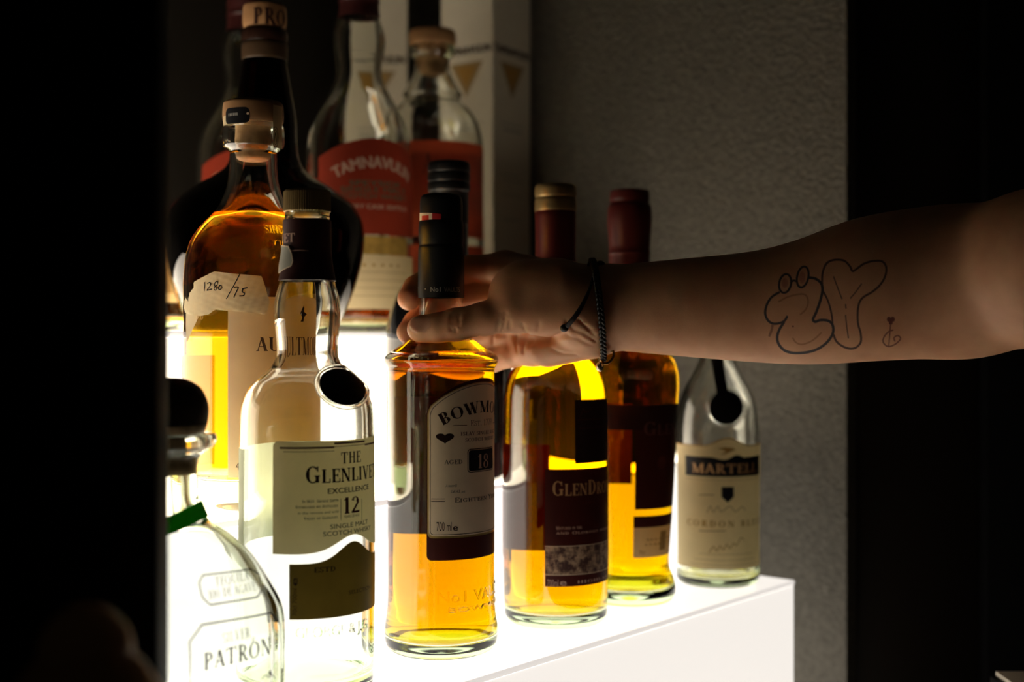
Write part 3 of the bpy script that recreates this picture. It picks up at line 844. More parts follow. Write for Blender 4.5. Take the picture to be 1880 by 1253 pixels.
# ------------------------------------------------------------------ 4. deep amber bottle with a plain maroon capsule
b = Bottle('whisky_bottle', 1156, 2.33, H_LOW, 58,
    [(0, 1090), (56, 1098), (66, 1100), (76, 1098), (83, 1088), (84, 1077), (80, 1058), (73, 1040), (72, 1020), (78, 930), (84, 820), (88, 740), (90, 705), (88, 682), (76, 650), (58, 620), (44, 592), (38, 566), (36, 500), (34, 400), (33, 360)],
    'full deep amber bottle with all-maroon capsule and waisted base, beside the clear cognac bottle')
b.glass(G_CLEAR, 3.0, 10, 9)
b.liquid(L_G2, 590)
b.turned('capsule', [(0, 350), (33, 350), (36, 353, 1), (36.5, 366), (35.6, 372), (37, 378), (37, 392), (36, 398), (36.5, 404), (37.5, 462), (38.3, 466), (37.6, 470), (39.5, 575, 1), (38.6, 575, 1), (36, 480), (35, 372), (0, 372)], M_MAROON)
b.use(880)
uc = b.px(1228, 850)[0] + 3
uL = b.px(1166, 870)[0]; uR = 2 * uc - uL
V = lambda y: b.px(1190, y)[1]
g2 = b.line('Glenallachie'[:4], 1182, 800, cap=24, x1=1238, T=.19, t=.07)
tinyr = b.line('VIRGIN', 1209, 893, cap=5, cu=uc) + b.line('SINGLE', 1212, 902, cap=5, cu=uc)
lo = [rect(uL - 1, uR, V(1024), V(968))]
red = [rect(uL - 1, uR, V(969), V(948))]
tl = b.line('MATURED IN', 1186, 994, cap=4, cu=uc) + b.line('OAK CASKS', 1184, 1003, cap=4, cu=uc) + b.line('70cl', 1173, 1019, 1184, cap=8, font='sans')
wrap_mesh('front_label', [([rect(uL, uR, V(936), V(789))], 0, .15), (g2, 1, .22), (tinyr, 2, .22), ([disc2(b.px(1215, 850)[0], b.px(1215, 850)[1], 4.5, 5)], 2, .2)], b.wrap, [P_DKRED, mat('faded_maroon_ink', (.12, .04, .03), .5), I_DIMRED], b.root, 3, 6)
wrap_mesh('lower_label', [(lo, 0, .15), (red, 1, .16), (tl, 2, .22), ([rect(b.px(1190, 960)[0] + 13, b.px(1190, 960)[0] + 21, V(1013), V(978))], 2, .2)], b.wrap, [P_MAR, P_DKRED, I_OCHRE], b.root, 3, 6)
wrap_mesh('shoulder_band', [([rect(b.px(1118, 770)[0] - 30, uR + 6, V(790), V(744))], 0, .16)], b.wrap, [paper('dark_band', (.03, .006, .005), .03)], b.root, 3, 4)
ub = math.pi * b.Rref
wrap_mesh('back_label', [([rect(ub - 36, ub + 12, V(900), V(745))], 0, .15)], b.wrap, [paper('back_maroon', (.13, .02, .008), .3)], b.root, 3, 6)

# ------------------------------------------------------------------ 5. clear cognac bottle at the right end
b = Bottle('cognac_bottle', 1317, 2.177, H_LOW, 15,
    [(0, 1062), (52, 1067), (62, 1068.5), (70, 1066), (75, 1060), (76, 1046), (75.5, 1000), (76, 900), (77, 815), (76, 780), (71, 745), (62, 718), (48, 692), (36, 668), (28, 640), (22, 605), (18, 570), (16, 530), (16, 500)],
    'clear empty cognac bottle with ivory label and black seal, ending the front row')
b.glass(G_CLEAR, 2.8, 7, 3)
b.liquid(L_THIN, 1044, 'cognac_residue')
b.turned('capsule', [(0, 484), (16, 484), (18, 487), (18, 540, 1), (17, 540), (16.8, 490), (0, 490)], M_BLACK)
b.use(930)
uc = b.px(1336, 900)[0]
uL = b.px(1244, 930)[0]; uR = 2 * uc - uL - 4
V = lambda y, x=1320: b.px(x, y)[1]
vb, vt, vc = V(1047), V(820), V(805)
crest = [(uc + x, vt + (vc - vt) * (0.5 + 0.5 * math.cos(math.pi * x / 20))) for x in np.linspace(20, -20, 24)]
ol = [(uL, vb), (uR, vb), (uR, vt), *crest, (uL, vt)]
bl = b.px(1259, 860)[0]; br = 2 * uc - bl
dip = [(uc + x, V(840) - 2.2 * (0.5 + 0.5 * math.cos(math.pi * (x + 3) / 12)) + 1.6 * math.exp(-((x - 7) / 5) ** 2)) for x in np.linspace(14, -14, 20)]
band = [(bl, V(876)), (br, V(876)), (br, V(840)), *dip, (bl, V(840))]
mt = b.line('MARTELL', 1271, 867.5, cap=17, cu=uc, T=.20, t=.10)
su, sv = b.px(1336, 908); k = 1 / b.s
sh = [(su - 11 * k, sv + 13 * k), (su + 11 * k, sv + 13 * k), (su + 11 * k, sv - 5 * k), (su, sv - 15 * k), (su - 11 * k, sv - 5 * k)]
cb = b.line('CORDON BLEU', 1262, 963.5, cap=11, cu=uc, T=.2, t=.08, gap=.25)
fa = []
for y, xa in ((882, 1259), (1019, 1283), (1030, 1275), (1039, 1266)):
    ua = b.px(xa, y)[0]; fa.append(rect(ua, 2 * uc - ua, V(y), V(y) + .3))
fa += stroke([b.px(x, y) for x, y in ((1284, 909), (1310, 909))], .8) + stroke([b.px(x, y) for x, y in ((1284, 975), (1332, 975))], .8)
sg = stroke(catmull3([(*b.px(x, y), 0) for x, y in ((1302, 1015), (1310, 1004), (1316, 1012), (1322, 1003), (1328, 1010), (1334, 1000), (1340, 1007), (1347, 998), (1352, 1002), (1360, 988), (1366, 992))], 4) and [p[:2] for p in catmull3([(*b.px(x, y), 0) for x, y in ((1302, 1015), (1310, 1004), (1316, 1012), (1322, 1003), (1328, 1010), (1334, 1000), (1340, 1007), (1347, 998), (1352, 1002), (1360, 988), (1366, 992))], 4)], .7)
sg2 = stroke([p[:2] for p in catmull3([(*b.px(x, y), 0) for x, y in ((1298, 942), (1304, 930), (1310, 941), (1318, 930), (1324, 940), (1340, 930), (1350, 940), (1362, 931), (1368, 938))], 4)], .6)
bird = [b.poly([(1318, 824), (1330, 822), (1345, 823), (1351, 826), (1343, 829), (1332, 834), (1322, 835), (1334, 829)])]
wrap_mesh('front_label', [([ol], 0, .15), (stroke(ol[2:], .9), 1, .2), ([band], 2, .22), (mt, 3, .28), ([sh], 2, .22), (cb, 4, .22), (fa, 5, .22), (sg, 4, .22), (sg2, 5, .22), (bird, 1, .22)],
          b.wrap, [P_MAR, I_OCHRE, I_BLACK, I_TAN, I_OCHRE, I_FAINT], b.root, 3, 5)
b.use(748)
seal(b, 1333, 748, 30, 31, 0, G_CLEAR)
b.Rref = 20
rb = []
for y in np.linspace(640, 722, 15):
    xm = 1313 + (y - 640) * .16
    rb.append((b.px(xm - 10.5, y), b.px(xm + 10.5, y)))
rp = [[rb[i][0], rb[i][1], rb[i + 1][1], rb[i + 1][0]] for i in range(len(rb) - 1)]
wrap_mesh('seal_ribbon', [(rp, 0, 1.0)], b.wrap, [M_RIBBON], b.root, 2, None)

# ------------------------------------------------------------------ 6. squat tequila bottle, foreground left
AX, BX = 56 / 62.7, 44 / 62.7
b = Bottle('tequila_bottle', 308, 3.54, H_LOW, 0,
    [(0, 1341), (150, 1347), (180, 1349), (200, 1345), (214, 1330), (221, 1290), (224, 1220), (224, 1165), (217, 1120), (193, 1075), (153, 1022), (112, 985), (70, 952), (57, 925), (54, 890), (54, 850), (62, 835), (84, 818), (88, 806), (84, 797), (70, 795, 1), (56, 795)],
    'squat clear tequila bottle with round dark cork and green ribbon on its neck', 'bottle')
b.root.rotation_euler = (0, 0, TH); b.rz = TH
def pat_sec(r, z, ph):
    y = b.by - z * b.s
    w = min(max((y - 955) / 130.0, 0.0), 1.0); w = w * w * (3 - 2 * w)
    c, s_ = math.cos(ph), math.sin(ph)
    q = 2 / 3.6
    return (r * ((1 - w) * c + w * AX * math.copysign(abs(c) ** q, c)), r * ((1 - w) * s_ + w * BX * math.copysign(abs(s_) ** q, s_)))
b.glass(G_GREEN, 7.0, 14, 6, sec=pat_sec)
b.turned('round_cork', [(0, 694), (30, 696), (58, 712), (72, 740), (73.5, 760), (71, 780, 1), (0, 780)], M_DARKCORK, 64)
b.turned('cork_rim', [(0, 780.3), (70.5, 780.3, 1), (66, 794), (58, 806, 1), (0, 806)], cork_mat('tan_cork_rim', (.42, .27, .15), (.20, .12, .06), 130), 64)
b.turned('cork_plug', [(0, 806.5), (34, 806.5, 1), (34, 830), (48, 836, 1), (47, 868), (44, 871, 1), (0, 871)], cork_mat('stained_cork_plug', (.46, .33, .18), (.24, .16, .08)), 64)
def pat_wrap(u, v, off):
    y = b.by - v * b.s
    r = b.R(v)
    w = min(max((y - 955) / 130.0, 0.0), 1.0); w = w * w * (3 - 2 * w)
    yy = r * ((1 - w) + w * BX); xx = r * ((1 - w) + w * AX)
    k = min(abs(u) / xx, .999)
    return (u, -yy * (1 - k ** (2 + 1.6 * w)) ** (1 / (2 + 1.6 * w)) - off, v)
def pat_px(x, y):
    """photo pixel -> point of the flat front face"""
    nx, ny = SU, -CU
    v = (b.by - y) / b.s; off = 44.0
    for _ in range(5):
        D = off
        dx, dy = (x - 940) / F, 1.0
        t = (D + b.X * nx + b.Y * ny) / (dx * nx + dy * ny)
        hx, hy = dx * t - b.X, dy * t - b.Y
        u = hx * CU + hy * SU
        v = (HOR - y) * t / F - b.h
        off = -pat_wrap(u, v, 0)[1]
    return (u, v)
def pline(txt, xa, ya, xb, yb, cap, **k):
    u0, v0 = pat_px(xa, ya); u1, v1 = pat_px(xb, yb)
    return shift(text(txt, cap, u1 - u0, 'serif', 0, 0, 'l', **k), u0, (v0 + v1) / 2)
Z3 = lambda pts: [pat_px(290 + x / 4.588, 980 + y / 4.588) for x, y in pts]
oct1 = Z3([(345, 415), (378, 352), (785, 298), (853, 345), (875, 470), (838, 535), (440, 602), (375, 540)])
oct2 = Z3([(265, 915), (370, 770), (945, 668), (1030, 765), (1034, 1010), (1036, 1250), (1037, 1400), (960, 1520), (400, 1620), (275, 1500), (270, 1200)])
q = lambda x, y: (290 + x / 4.588, 980 + y / 4.588)
t1 = pline('TEQUILA', *q(480, 440), *q(768, 400), 4.6, T=.13, t=.05) + pline('100% DE AGAVE'.replace('%', ''), *q(430, 545), *q(832, 490), 4.4, T=.13, t=.05) + pline('SILVER', *q(545, 925), *q(780, 880), 5.2, T=.13, t=.05)
t2 = pline('PATRON', *q(390, 1140), *q(945, 1030), 8.6, T=.17, t=.075)
au, av = pat_px(*q(800, 900)); t2 += [[(au - 1, av - .5), (au - .3, av - .7), (au + 1.4, av + 1.4), (au + .6, av + 1.6)]]
bee = [pat_px(*q(*p)) for p in ((945, 1145), (958, 1180), (945, 1200), (930, 1180))]
t2 += [bee] + stroke([pat_px(*q(*p)) for p in ((870, 1225), (910, 1190), (930, 1215), (965, 1190), (985, 1225))], .5)
wrap_mesh('printed_lettering', [(stroke(oct1, .75, True), 1, .1), (stroke(oct2, .85, True), 1, .1), (t1, 0, .1), (t2, 1, .1)], pat_wrap, [I_GREY, mat('dark_grey_ink', (.06, .055, .05), .5)], b.root, 3, 3)
# ribbon: a band round the neck that dips at the front
ribv, ribf = [], []
N_ = 72
for i in range(N_):
    a = 2 * math.pi * i / N_
    d = math.cos(a - rad(130))
    for (dz, r) in ((-9.5, 0), (0, 0), (0, 1), (-9.5, 1)):
        zc = (b.by - 921) / b.s - 7.5 * (1 + d) + dz * .85 / 1
        rr = b.R(zc) + .6 + r * .7
        ribv.append((rr * math.cos(a), rr * math.sin(a), zc))
for i in range(N_):
    j = (i + 1) % N_
    for k in range(4):
        k2 = (k + 1) % 4
        ribf.append((i * 4 + k, j * 4 + k, j * 4 + k2, i * 4 + k2))
mk('ribbon', ribv, ribf, M_GREEN, b.root, 50)
PAT = b

# ------------------------------------------------------------------ 7. gold bottle with masking-tape price, on the middle step
b = Bottle('whisky_bottle', 465, 2.80, H_MID, 42,
    [(0, 918), (70, 925), (84, 928), (98, 927), (110, 920), (119, 905), (124, 880), (125, 860), (125, 560), (124.5, 510), (121, 475), (112, 443), (97, 420), (80, 402), (66, 386), (55, 366), (48, 345), (44, 320), (42.5, 280, 1), (54, 271), (56, 264), (56, 240), (53, 230), (44, 229)],
    'stocky gold whisky bottle with wooden stopper and masking-tape price label')
b.glass(G_CLEAR, 3.4, 20, 6)
b.liquid(L_AULT, 396)
b.turned('stopper', [(0, 188), (48, 188), (53, 191), (54.5, 197), (54.5, 224), (52, 228.5, 1), (0, 228.5)], M_WOOD)
b.turned('cork', [(0, 229), (32, 229, 1), (32, 284), (28, 294), (0, 296)], M_CORK, 64)
b.use(700)
uc = b.px(553, 640)[0]
uL = b.px(418.5, 700)[0]; uR = 2 * uc - uL
V = lambda y, x=465: b.px(x, y)[1]
au = b.line('Aultmore'.upper(), 470.5, 645, cap=24, cu=uc, T=.2, t=.06)
au += b.line('46', 433, 863, cap=13, font='sans', x1=446)
ey = V(590, 520)
bird = [[(uc - 3, ey), (uc - 1, ey + 2), (uc - 3.4, ey + 5), (uc - 1.4, ey + 8), (uc + .8, ey + 10.5), (uc + 1.6, ey + 8.6), (uc + 1, ey + 6.4), (uc + 5, ey + 4.4), (uc + 1.5, ey + 2.6), (uc + .4, ey)]]
fd = text('FOGGIE MOSS', 1.6, 17, 'sans', uc, V(614, 520), 'c')[:0] + text('12', 5, None, 'serif', uc, V(690, 520), 'c')
wrap_mesh('front_label', [([rect(uL, uR, V(877, 430), V(545, 430))], 0, .15), (au, 1, .22), (bird, 2, .22), (fd, 3, .22)], b.wrap, [P_CREAM, mat('brown_ink', (.09, .04, .012), .6), I_BROWN, I_FAINT], b.root, 3, 6)
ub = math.pi * b.Rref
wrap_mesh('back_label', [([rect(ub - 20, ub + 44, V(870), V(655))], 0, .15)], b.wrap, [paper('pale_back_paper', (.82, .74, .56), .6)], b.root, 3, 6)
side_l = b.poly([(342, 575), (362, 577), (366, 580), (359, 595), (346, 625), (343, 628), (341.5, 600)])
wrap_mesh('side_label', [([side_l], 0, .15), (b.line('AU', 361, 587, cap=10, x1=374, T=.2), 1, .22)], b.wrap, [P_CREAM, I_OCHRE], b.root, 3, 6)
Zt = lambda pts: b.poly([(290 + x / 5.967, 480 + y / 5.967) for x, y in pts])
tp = Zt([(625, 113), (880, 140), (1132, 162), (1165, 250), (1200, 380), (1218, 440), (1205, 520), (1170, 585), (1000, 560), (770, 545), (640, 530), (560, 585), (470, 600), (380, 590), (310, 560), (300, 470), (315, 385), (345, 450), (360, 350), (405, 295), (412, 225), (520, 165)])
hand = []
def pen(pts, w=.6):
    q_ = [p[:2] for p in catmull3([(x, y, 0) for x, y in Zt(pts)], 5)]
    hand.extend(stroke(q_, w))
pen([(530, 232), (522, 325)]); pen([(556, 245), (580, 232), (592, 262), (552, 318), (600, 306)])
pen([(668, 222), (640, 232), (628, 262), (652, 290), (648, 315), (628, 312), (628, 290), (655, 262), (668, 230)])
pen([(690, 265), (672, 290), (685, 312), (708, 295), (702, 268), (686, 266)]); pen([(900, 145), (850, 245), (760, 410)], .65)
pen([(842, 286), (884, 288), (862, 340), (838, 395)], .75); pen([(935, 300), (928, 335), (950, 350), (940, 375), (900, 380)], .75); pen([(930, 302), (980, 292)], .75)
def tape_wrap(u, v, off):
    w = .35 * math.sin(u * .9 + v * .5) * math.sin(v * 1.1 - u * .3)
    return b.wrap(u, v, off + .9 + w + .6 * (off > .3) * 0)
wrap_mesh('price_tape', [([tp], 0, .1), (hand, 1, .35)], tape_wrap, [P_TAPE, I_BLACK], b.root, 1.5, 1.5)
b.Rref = 40
wrap_mesh('embossed_lettering', [(text('SINCE', 5.5, 16, 'serif', b.px(493, 428)[0] + 6, V(428, 493), 'c', T=.14, t=.08), 0, .02), (text('AUL', 12, 25, 'serif', b.px(455, 475)[0], V(475, 470), 'l', T=.13, t=.06), 0, .02)], b.wrap, [G_CLEAR], b.root, 2, 2, thick=.5)
b.Rref = 19.8
sp = lambda pts: b.poly([(395 + x / 8.95, 170 + y / 8.95) for x, y in pts])
b.R_ = b.R
Rs = 54.8 / b.s
b.Rref = Rs
strip = [rect(b.px(421, 210)[0], b.px(421, 210)[0] + 17, b.px(440, 227)[1], b.px(440, 200)[1])]
oval = [rrect(b.px(425, 215)[0], b.px(460, 215)[0], b.px(440, 226)[1], b.px(440, 199)[1], 3.2)]
right = [rect(b.px(493, 215)[0], b.px(493, 215)[0] + 9, b.px(480, 270)[1], b.px(480, 192)[1])]
ru, rv = b.px(505, 252)
ell = disc2(ru, rv, 2.6, 6.6); ell2 = disc2(ru, rv, 1.7, 4.8)
t3 = text('ORBX', 1.7, 7.5, 'sans', b.px(428, 214)[0], b.px(440, 214)[1]) and []
for i in range(6):
    uu = b.px(429, 214)[0] + i * 1.35; vv = b.px(440, 214)[1]
    t3 += [rect(uu, uu + .9, vv, vv + 1.8)]
wrap_mesh('seal_stickers', [(strip, 0, .12), (oval, 1, .2), (t3, 3, .26), ([disc2(b.px(457, 211)[0], b.px(440, 211)[1], .8)], 2, .26), (right, 4, .8), (stroke(ell, .45, True), 1, .9), (stroke(ell2, .35, True), 1, .9), (stroke([(ru - 1, rv - 3), (ru, rv + 3), (ru + 1, rv - 3)], .4), 1, .9)], flatwrap(Rs), [P_CREAM, I_BLACK, I_CREAM, I_GREY, paper('clear_tape', (.55, .40, .22), .4)], b.root, 1.5, None)
lathe('base_medallion', [(0, 8.5), (21, 8.5), (21.5, 7.8), (21, 4), (0, 4)], M_GOLD, b.root, 48)
AULT = b

# ------------------------------------------------------------------ 8. round black bottle behind the held one, on the middle step
b = Bottle('gin_bottle', 824, 2.371, H_MID, 0,
    [(0, 880), (80, 881), (96, 880.5), (108, 876), (114, 862), (115, 840), (115, 625), (113, 598), (104, 560), (88, 527), (66, 506), (46, 496), (38, 488), (36, 470), (36, 352)],
    'round shouldered black glass bottle with a tall black cap, directly behind the held bottle')
lathe('glass_body', [p for p in b.pts] + [(0, b.pts[-1][1])], M_BLACKGLASS, b.root, 96)
b.turned('cap', [(0, 298), (34, 298), (38, 302), (38.5, 316), (37.4, 318), (38.5, 320), (38.5, 334), (37.4, 336), (38.5, 338), (38.5, 350), (36, 354, 1), (36.5, 480), (39, 490, 1), (36, 491, 1), (0, 480)], M_BLACK)

# ------------------------------------------------------------------ 9. wide dark decanter, top step
b = Bottle('liqueur_decanter', 486, 2.37, H_UP, 0,
    [(0, 606), (90, 609), (112, 610.5), (124, 606), (136, 592), (148, 570), (166, 525), (178, 480), (182, 450), (182, 425), (177, 402), (160, 374), (128, 348), (92, 326), (70, 308), (61, 286), (58, 255), (57, 225), (53, 195), (46, 155), (41, 125), (40, 112), (40, 80)],
    'very wide dark brown decanter with tan lettered stopper, behind the taped gold bottle')
lathe('glass_body', [p for p in b.pts] + [(0, b.pts[-1][1])], G_DARK, b.root, 96)
b.turned('neck_band', [(39, 82), (41, 82.5), (41, 111), (40.4, 112, 1), (39.5, 111)], mat('dull_bronze_band', (.07, .04, .02), .4, metal=.3))
b.turned('collar', [(0, 55), (36, 55), (41, 60), (42, 68), (41, 76), (39, 81), (0, 81)], mat('dark_brown_collar', (.02, .008, .005), .25))
b.turned('stopper', [(0, 10), (34, 10), (38, 13), (39.5, 25), (39.5, 46), (37.5, 54, 1), (0, 54.5)], M_WOOD)
Rs = 39.6 / b.s; b.Rref = Rs
wrap_mesh('stopper_lettering', [(text('PROX'[:3], 12.5, 27, 'serif', b.px(466, 43)[0], b.px(486, 44)[1], T=.2, t=.07), 0, .1)], flatwrap(Rs + .45), [I_BROWN], b.root, 1.5, None)

# ------------------------------------------------------------------ 10. two clear bottles with waisted necks, top step
def waisted(c, s_, phi, label):
    k = s_ / 2.055
    base = 612 if abs(k - 1) < .001 else HOR - H_UP * s_
    Y = lambda y: base - (612 - y) * k
    P = lambda pts: [(r * k, Y(y)) + tuple(e) for r, y, *e in pts]
    t_ = Bottle('whisky_bottle', c, s_, H_UP, phi, P([(0, 606), (60, 610), (74, 612), (86, 610), (93, 602), (95, 588), (95, 285), (93, 256), (85, 226), (70, 198), (54, 172), (44, 148), (40.5, 128), (43, 106), (47, 84), (45.5, 60), (40, 42), (36, 28), (35, 0), (34, -20)]),
        label, 'bottle', 'clear bottles with waisted necks and red labels')
    t_.glass(G_CLEAR, 2.6, 8, 4)
    t_.liquid(L_GD, Y(568), 'whisky')
    t_.turned('capsule', P([(0, -44), (33, -44), (36, -40), (36.5, 0), (38, 4), (36.5, 8), (38, 34, 1), (37, 34, 1), (35.5, 5), (35, -30), (0, -32)]), M_DKMAROON)
    t_.use(Y(350))
    V = lambda y: (t_.by - Y(y)) / t_.s
    U = lambda deg: rad(deg) * t_.Rref
    pk = [(U(x), V(300) + (V(268) - V(300)) * math.cos(rad(90 * x / 68))) for x in np.linspace(68, -68, 30)]
    up = [(U(-68), V(438)), (U(68), V(438)), *pk]
    tm = shift(arch(text('TAMNAVULIN', 10.2, 2 * U(47), 'sans', align='c', bold=.11), 75), 0, V(320))
    se = text('SHERRY CASK EDITION', 4.2, 2 * U(42), 'sans', 0, V(393), 'c', bold=.05)
    tl_ = text('SPEYSIDE', 4.6, U(60), 'sans', 0, V(352), 'c', bold=.05) + text('SINGLE MALT', 4.6, U(78), 'sans', 0, V(363), 'c', bold=.05) + text('SCOTCH WHISKY', 4.6, U(84), 'sans', 0, V(375), 'c', bold=.05)
    wrap_mesh('front_label', [([up], 0, .15), (tm, 1, .22), (se, 1, .22), (tl_, 2, .22)], t_.wrap, [P_RED, I_PINK, I_TEAL], t_.root, 3, 8)
    pnl = [rect(U(-66), U(66), V(570), V(474))]
    gl = [rect(U(-66), U(42), V(473), V(441))]
    dots = [disc2(U(-14 + 10 * i), V(492), 1.3) for i in range(5)]
    ln_ = [rect(U(-30), U(40), V(505 + 14 * i), V(505 + 14 * i) + .5) for i in range(4)]
    wrap_mesh('lower_label', [(pnl, 0, .15), (gl, 1, .15), (dots, 2, .22), (ln_, 3, .22)], t_.wrap, [paper('parchment_label', (.74, .60, .36), .4), paper('mottled_gold_label', (.42, .26, .06), .25, .5, .25, 120), I_OCHRE, I_FAINT], t_.root, 3, 8)
    ub = math.pi * t_.Rref
    return t_
waisted(660, 2.055, 19, 'clear waisted-neck bottle with arched brick-red label, standing before the far cartons')
waisted(453, 1.966, 10, 'clear waisted-neck bottle mostly hidden behind the wide dark decanter')

# ------------------------------------------------------------------ a bottle with a sandy label, mostly behind the left board and the decanter
b = Bottle('whisky_bottle', 246, 2.17, H_UP, 40,
    [(0, 606), (60, 610), (76, 612), (88, 609), (94, 600), (95, 585), (95, 470), (92, 446), (80, 424), (58, 404), (40, 386), (32, 364), (30, 340), (30, 320)],
    'bottle with a sandy label between the black board and the dark decanter')
b.glass(G_CLEAR, 2.8, 8, 4)
b.liquid(L_GD, 470)
b.turned('capsule', [(0, 300), (29, 300), (32, 304), (32.5, 350, 1), (31.6, 350, 1), (31, 318), (0, 318)], M_DKMAROON)
b.use(520)
V = lambda y: (b.by - y) / b.s
wrap_mesh('front_label', [([rect(-58, 58, V(557), V(468))], 0, .15), ([rect(-54, 54, V(482), V(479)), rect(-54, 54, V(500), V(498)), rect(-54, 54, V(540), V(538))], 1, .22)], b.wrap, [paper('sandy_label', (.80, .58, .27), .45), I_OCHRE], b.root, 3, None)

# ------------------------------------------------------------------ 11. clear bottle with wooden stopper and orange label, top step
b = Bottle('whisky_bottle', 794, 1.885, H_UP, 30,
    [(0, 607), (60, 611), (74, 612), (86, 609), (92, 600), (93, 585), (93, 285), (91.5, 258), (84, 228), (70, 204), (58, 192), (53, 187), (52, 181), (55, 176), (50, 166), (42, 152), (35, 138), (31.5, 124), (31, 106, 1), (40, 102), (41, 96), (41, 88), (38, 85.5)],
    'clear bottle with wooden stopper and orange-red label, behind the held bottle before the cartons')
b.glass(G_CLEAR, 2.8, 8, 4)
b.turned('stopper', [(0, 57), (38, 57), (42, 60), (42, 82), (39, 85, 1), (0, 85)], M_WOOD)
b.turned('cork', [(0, 85.5), (26, 85.5, 1), (25, 128), (20, 138), (0, 140)], M_CORK, 64)
b.use(400)
V = lambda y: (b.by - y) / b.s
la = b.line('A', 775, 318, cap=36, x1=797, T=.16, t=.05)
lb = b.line('SINGLE MALT', 770, 338, cap=6, cu=0)
wrap_mesh('front_label', [([rect(-70, 70, V(441), V(272))], 0, .15), ([rect(-70, 70, V(600), V(456))], 0, .15), (la, 1, .22), (lb, 2, .22)], b.wrap, [P_ORANGE, I_DIMRED, I_RED], b.root, 3, None)

# ------------------------------------------------------------------ 12. white cartons on the top step
def carton(X, Y, ang, a, label, hgt=392):
    r = empty('bottle_carton', X, Y, H_UP, ang)
    tag(r, label, 'carton', 'white bottle cartons on the top step')
    bevel_box('box', 0, a, 0, a, 0, hgt, P_WHITE, r, 0.8)
    def face_items(H0):
        it = text('TAMNAVULIN', 8.5, a * .92, 'sans', a / 2, H0, 'c', bold=.16)
        tri = [[(a * .18, H0 - 9), (a * .82, H0 - 9), (a * .5, H0 - 46)]]
        inn = [[(a * .30, H0 - 13), (a * .70, H0 - 13), (a * .5, H0 - 36)]]
        ln_ = []
        for i, y in enumerate((74, 80, 128, 134, 150, 176)):
            ln_ += [rect(a * (.22 + .04 * (i % 2)), a * (.80 - .04 * (i % 3)), H0 - y - (1.6 if i == 1 else .9), H0 - y)]
        return it, tri, inn, ln_
    H0 = 299
    it, tri, inn, ln_ = face_items(H0)
    ms = [I_BROWN, I_FAINT, I_OCHRE, I_GREY, P_WHITE]
    pn = [rect(1, a - 1, 1, hgt - 1)]
    wrap_mesh('front_panel', [(pn, 4, .06), (it, 0, .15), (tri, 1, .15), (inn, 2, .2), (ln_, 3, .15)], lambda u, v, o: (u, -o, v), ms, r, 20, None)
    wrap_mesh('side_panel', [(pn, 4, .06), (it, 0, .15), (tri, 1, .15), (inn, 2, .2), (ln_, 3, .15)], lambda u, v, o: (-o, a - u, v), ms, r, 20, None)
    return r
carton(-20, 1320, rad(55), 70, 'white lettered carton with a triangle emblem, nearer the grey wall')
carton(-187, 1378, rad(6), 72, 'white lettered carton behind the clear waisted-neck bottle')

# ------------------------------------------------------------------ 13. blurred dark bottle in the near left corner, and the paper slip at lower right
b = Bottle('brown_bottle', 157, 5.75, H_CTR, 0,
    [(0, 2740), (150, 2744), (150, 2747), (162, 2740), (166, 2720), (166, 1420), (156, 1340), (134, 1275), (108, 1228), (88, 1205), (83, 1190), (80, 1186)],
    'dim brown bottle with a rounded stopper, out of focus in the near left corner')
lathe('glass_body', [p for p in b.pts] + [(0, b.pts[-1][1])], mat('dull_brown_glass', (.5, .27, .11), .45, .4), b.root, 64)
b.turned('stopper', [(0, 1110), (28, 1113), (60, 1136), (78, 1162), (85, 1186), (85, 1198), (80, 1203, 1), (0, 1203)], mat('dull_brown_stopper', (.62, .35, .15), .5, .4), 64)
plain_box('storage_box', 353, 520, 765, 927, H_CTR, -250, M_LACQUER2, None, 2)
tag(bpy.data.objects['storage_box'], 'plain black box on the worktop under the white paper slip', 'box')
pp = bevel_box('paper_slip', 357, 420, 885, 925, -250, -246.5, P_WHITE, None, .3)
pp.location.z = EYE
tag(pp, 'small white paper slip lying on the plain black box', 'paper')

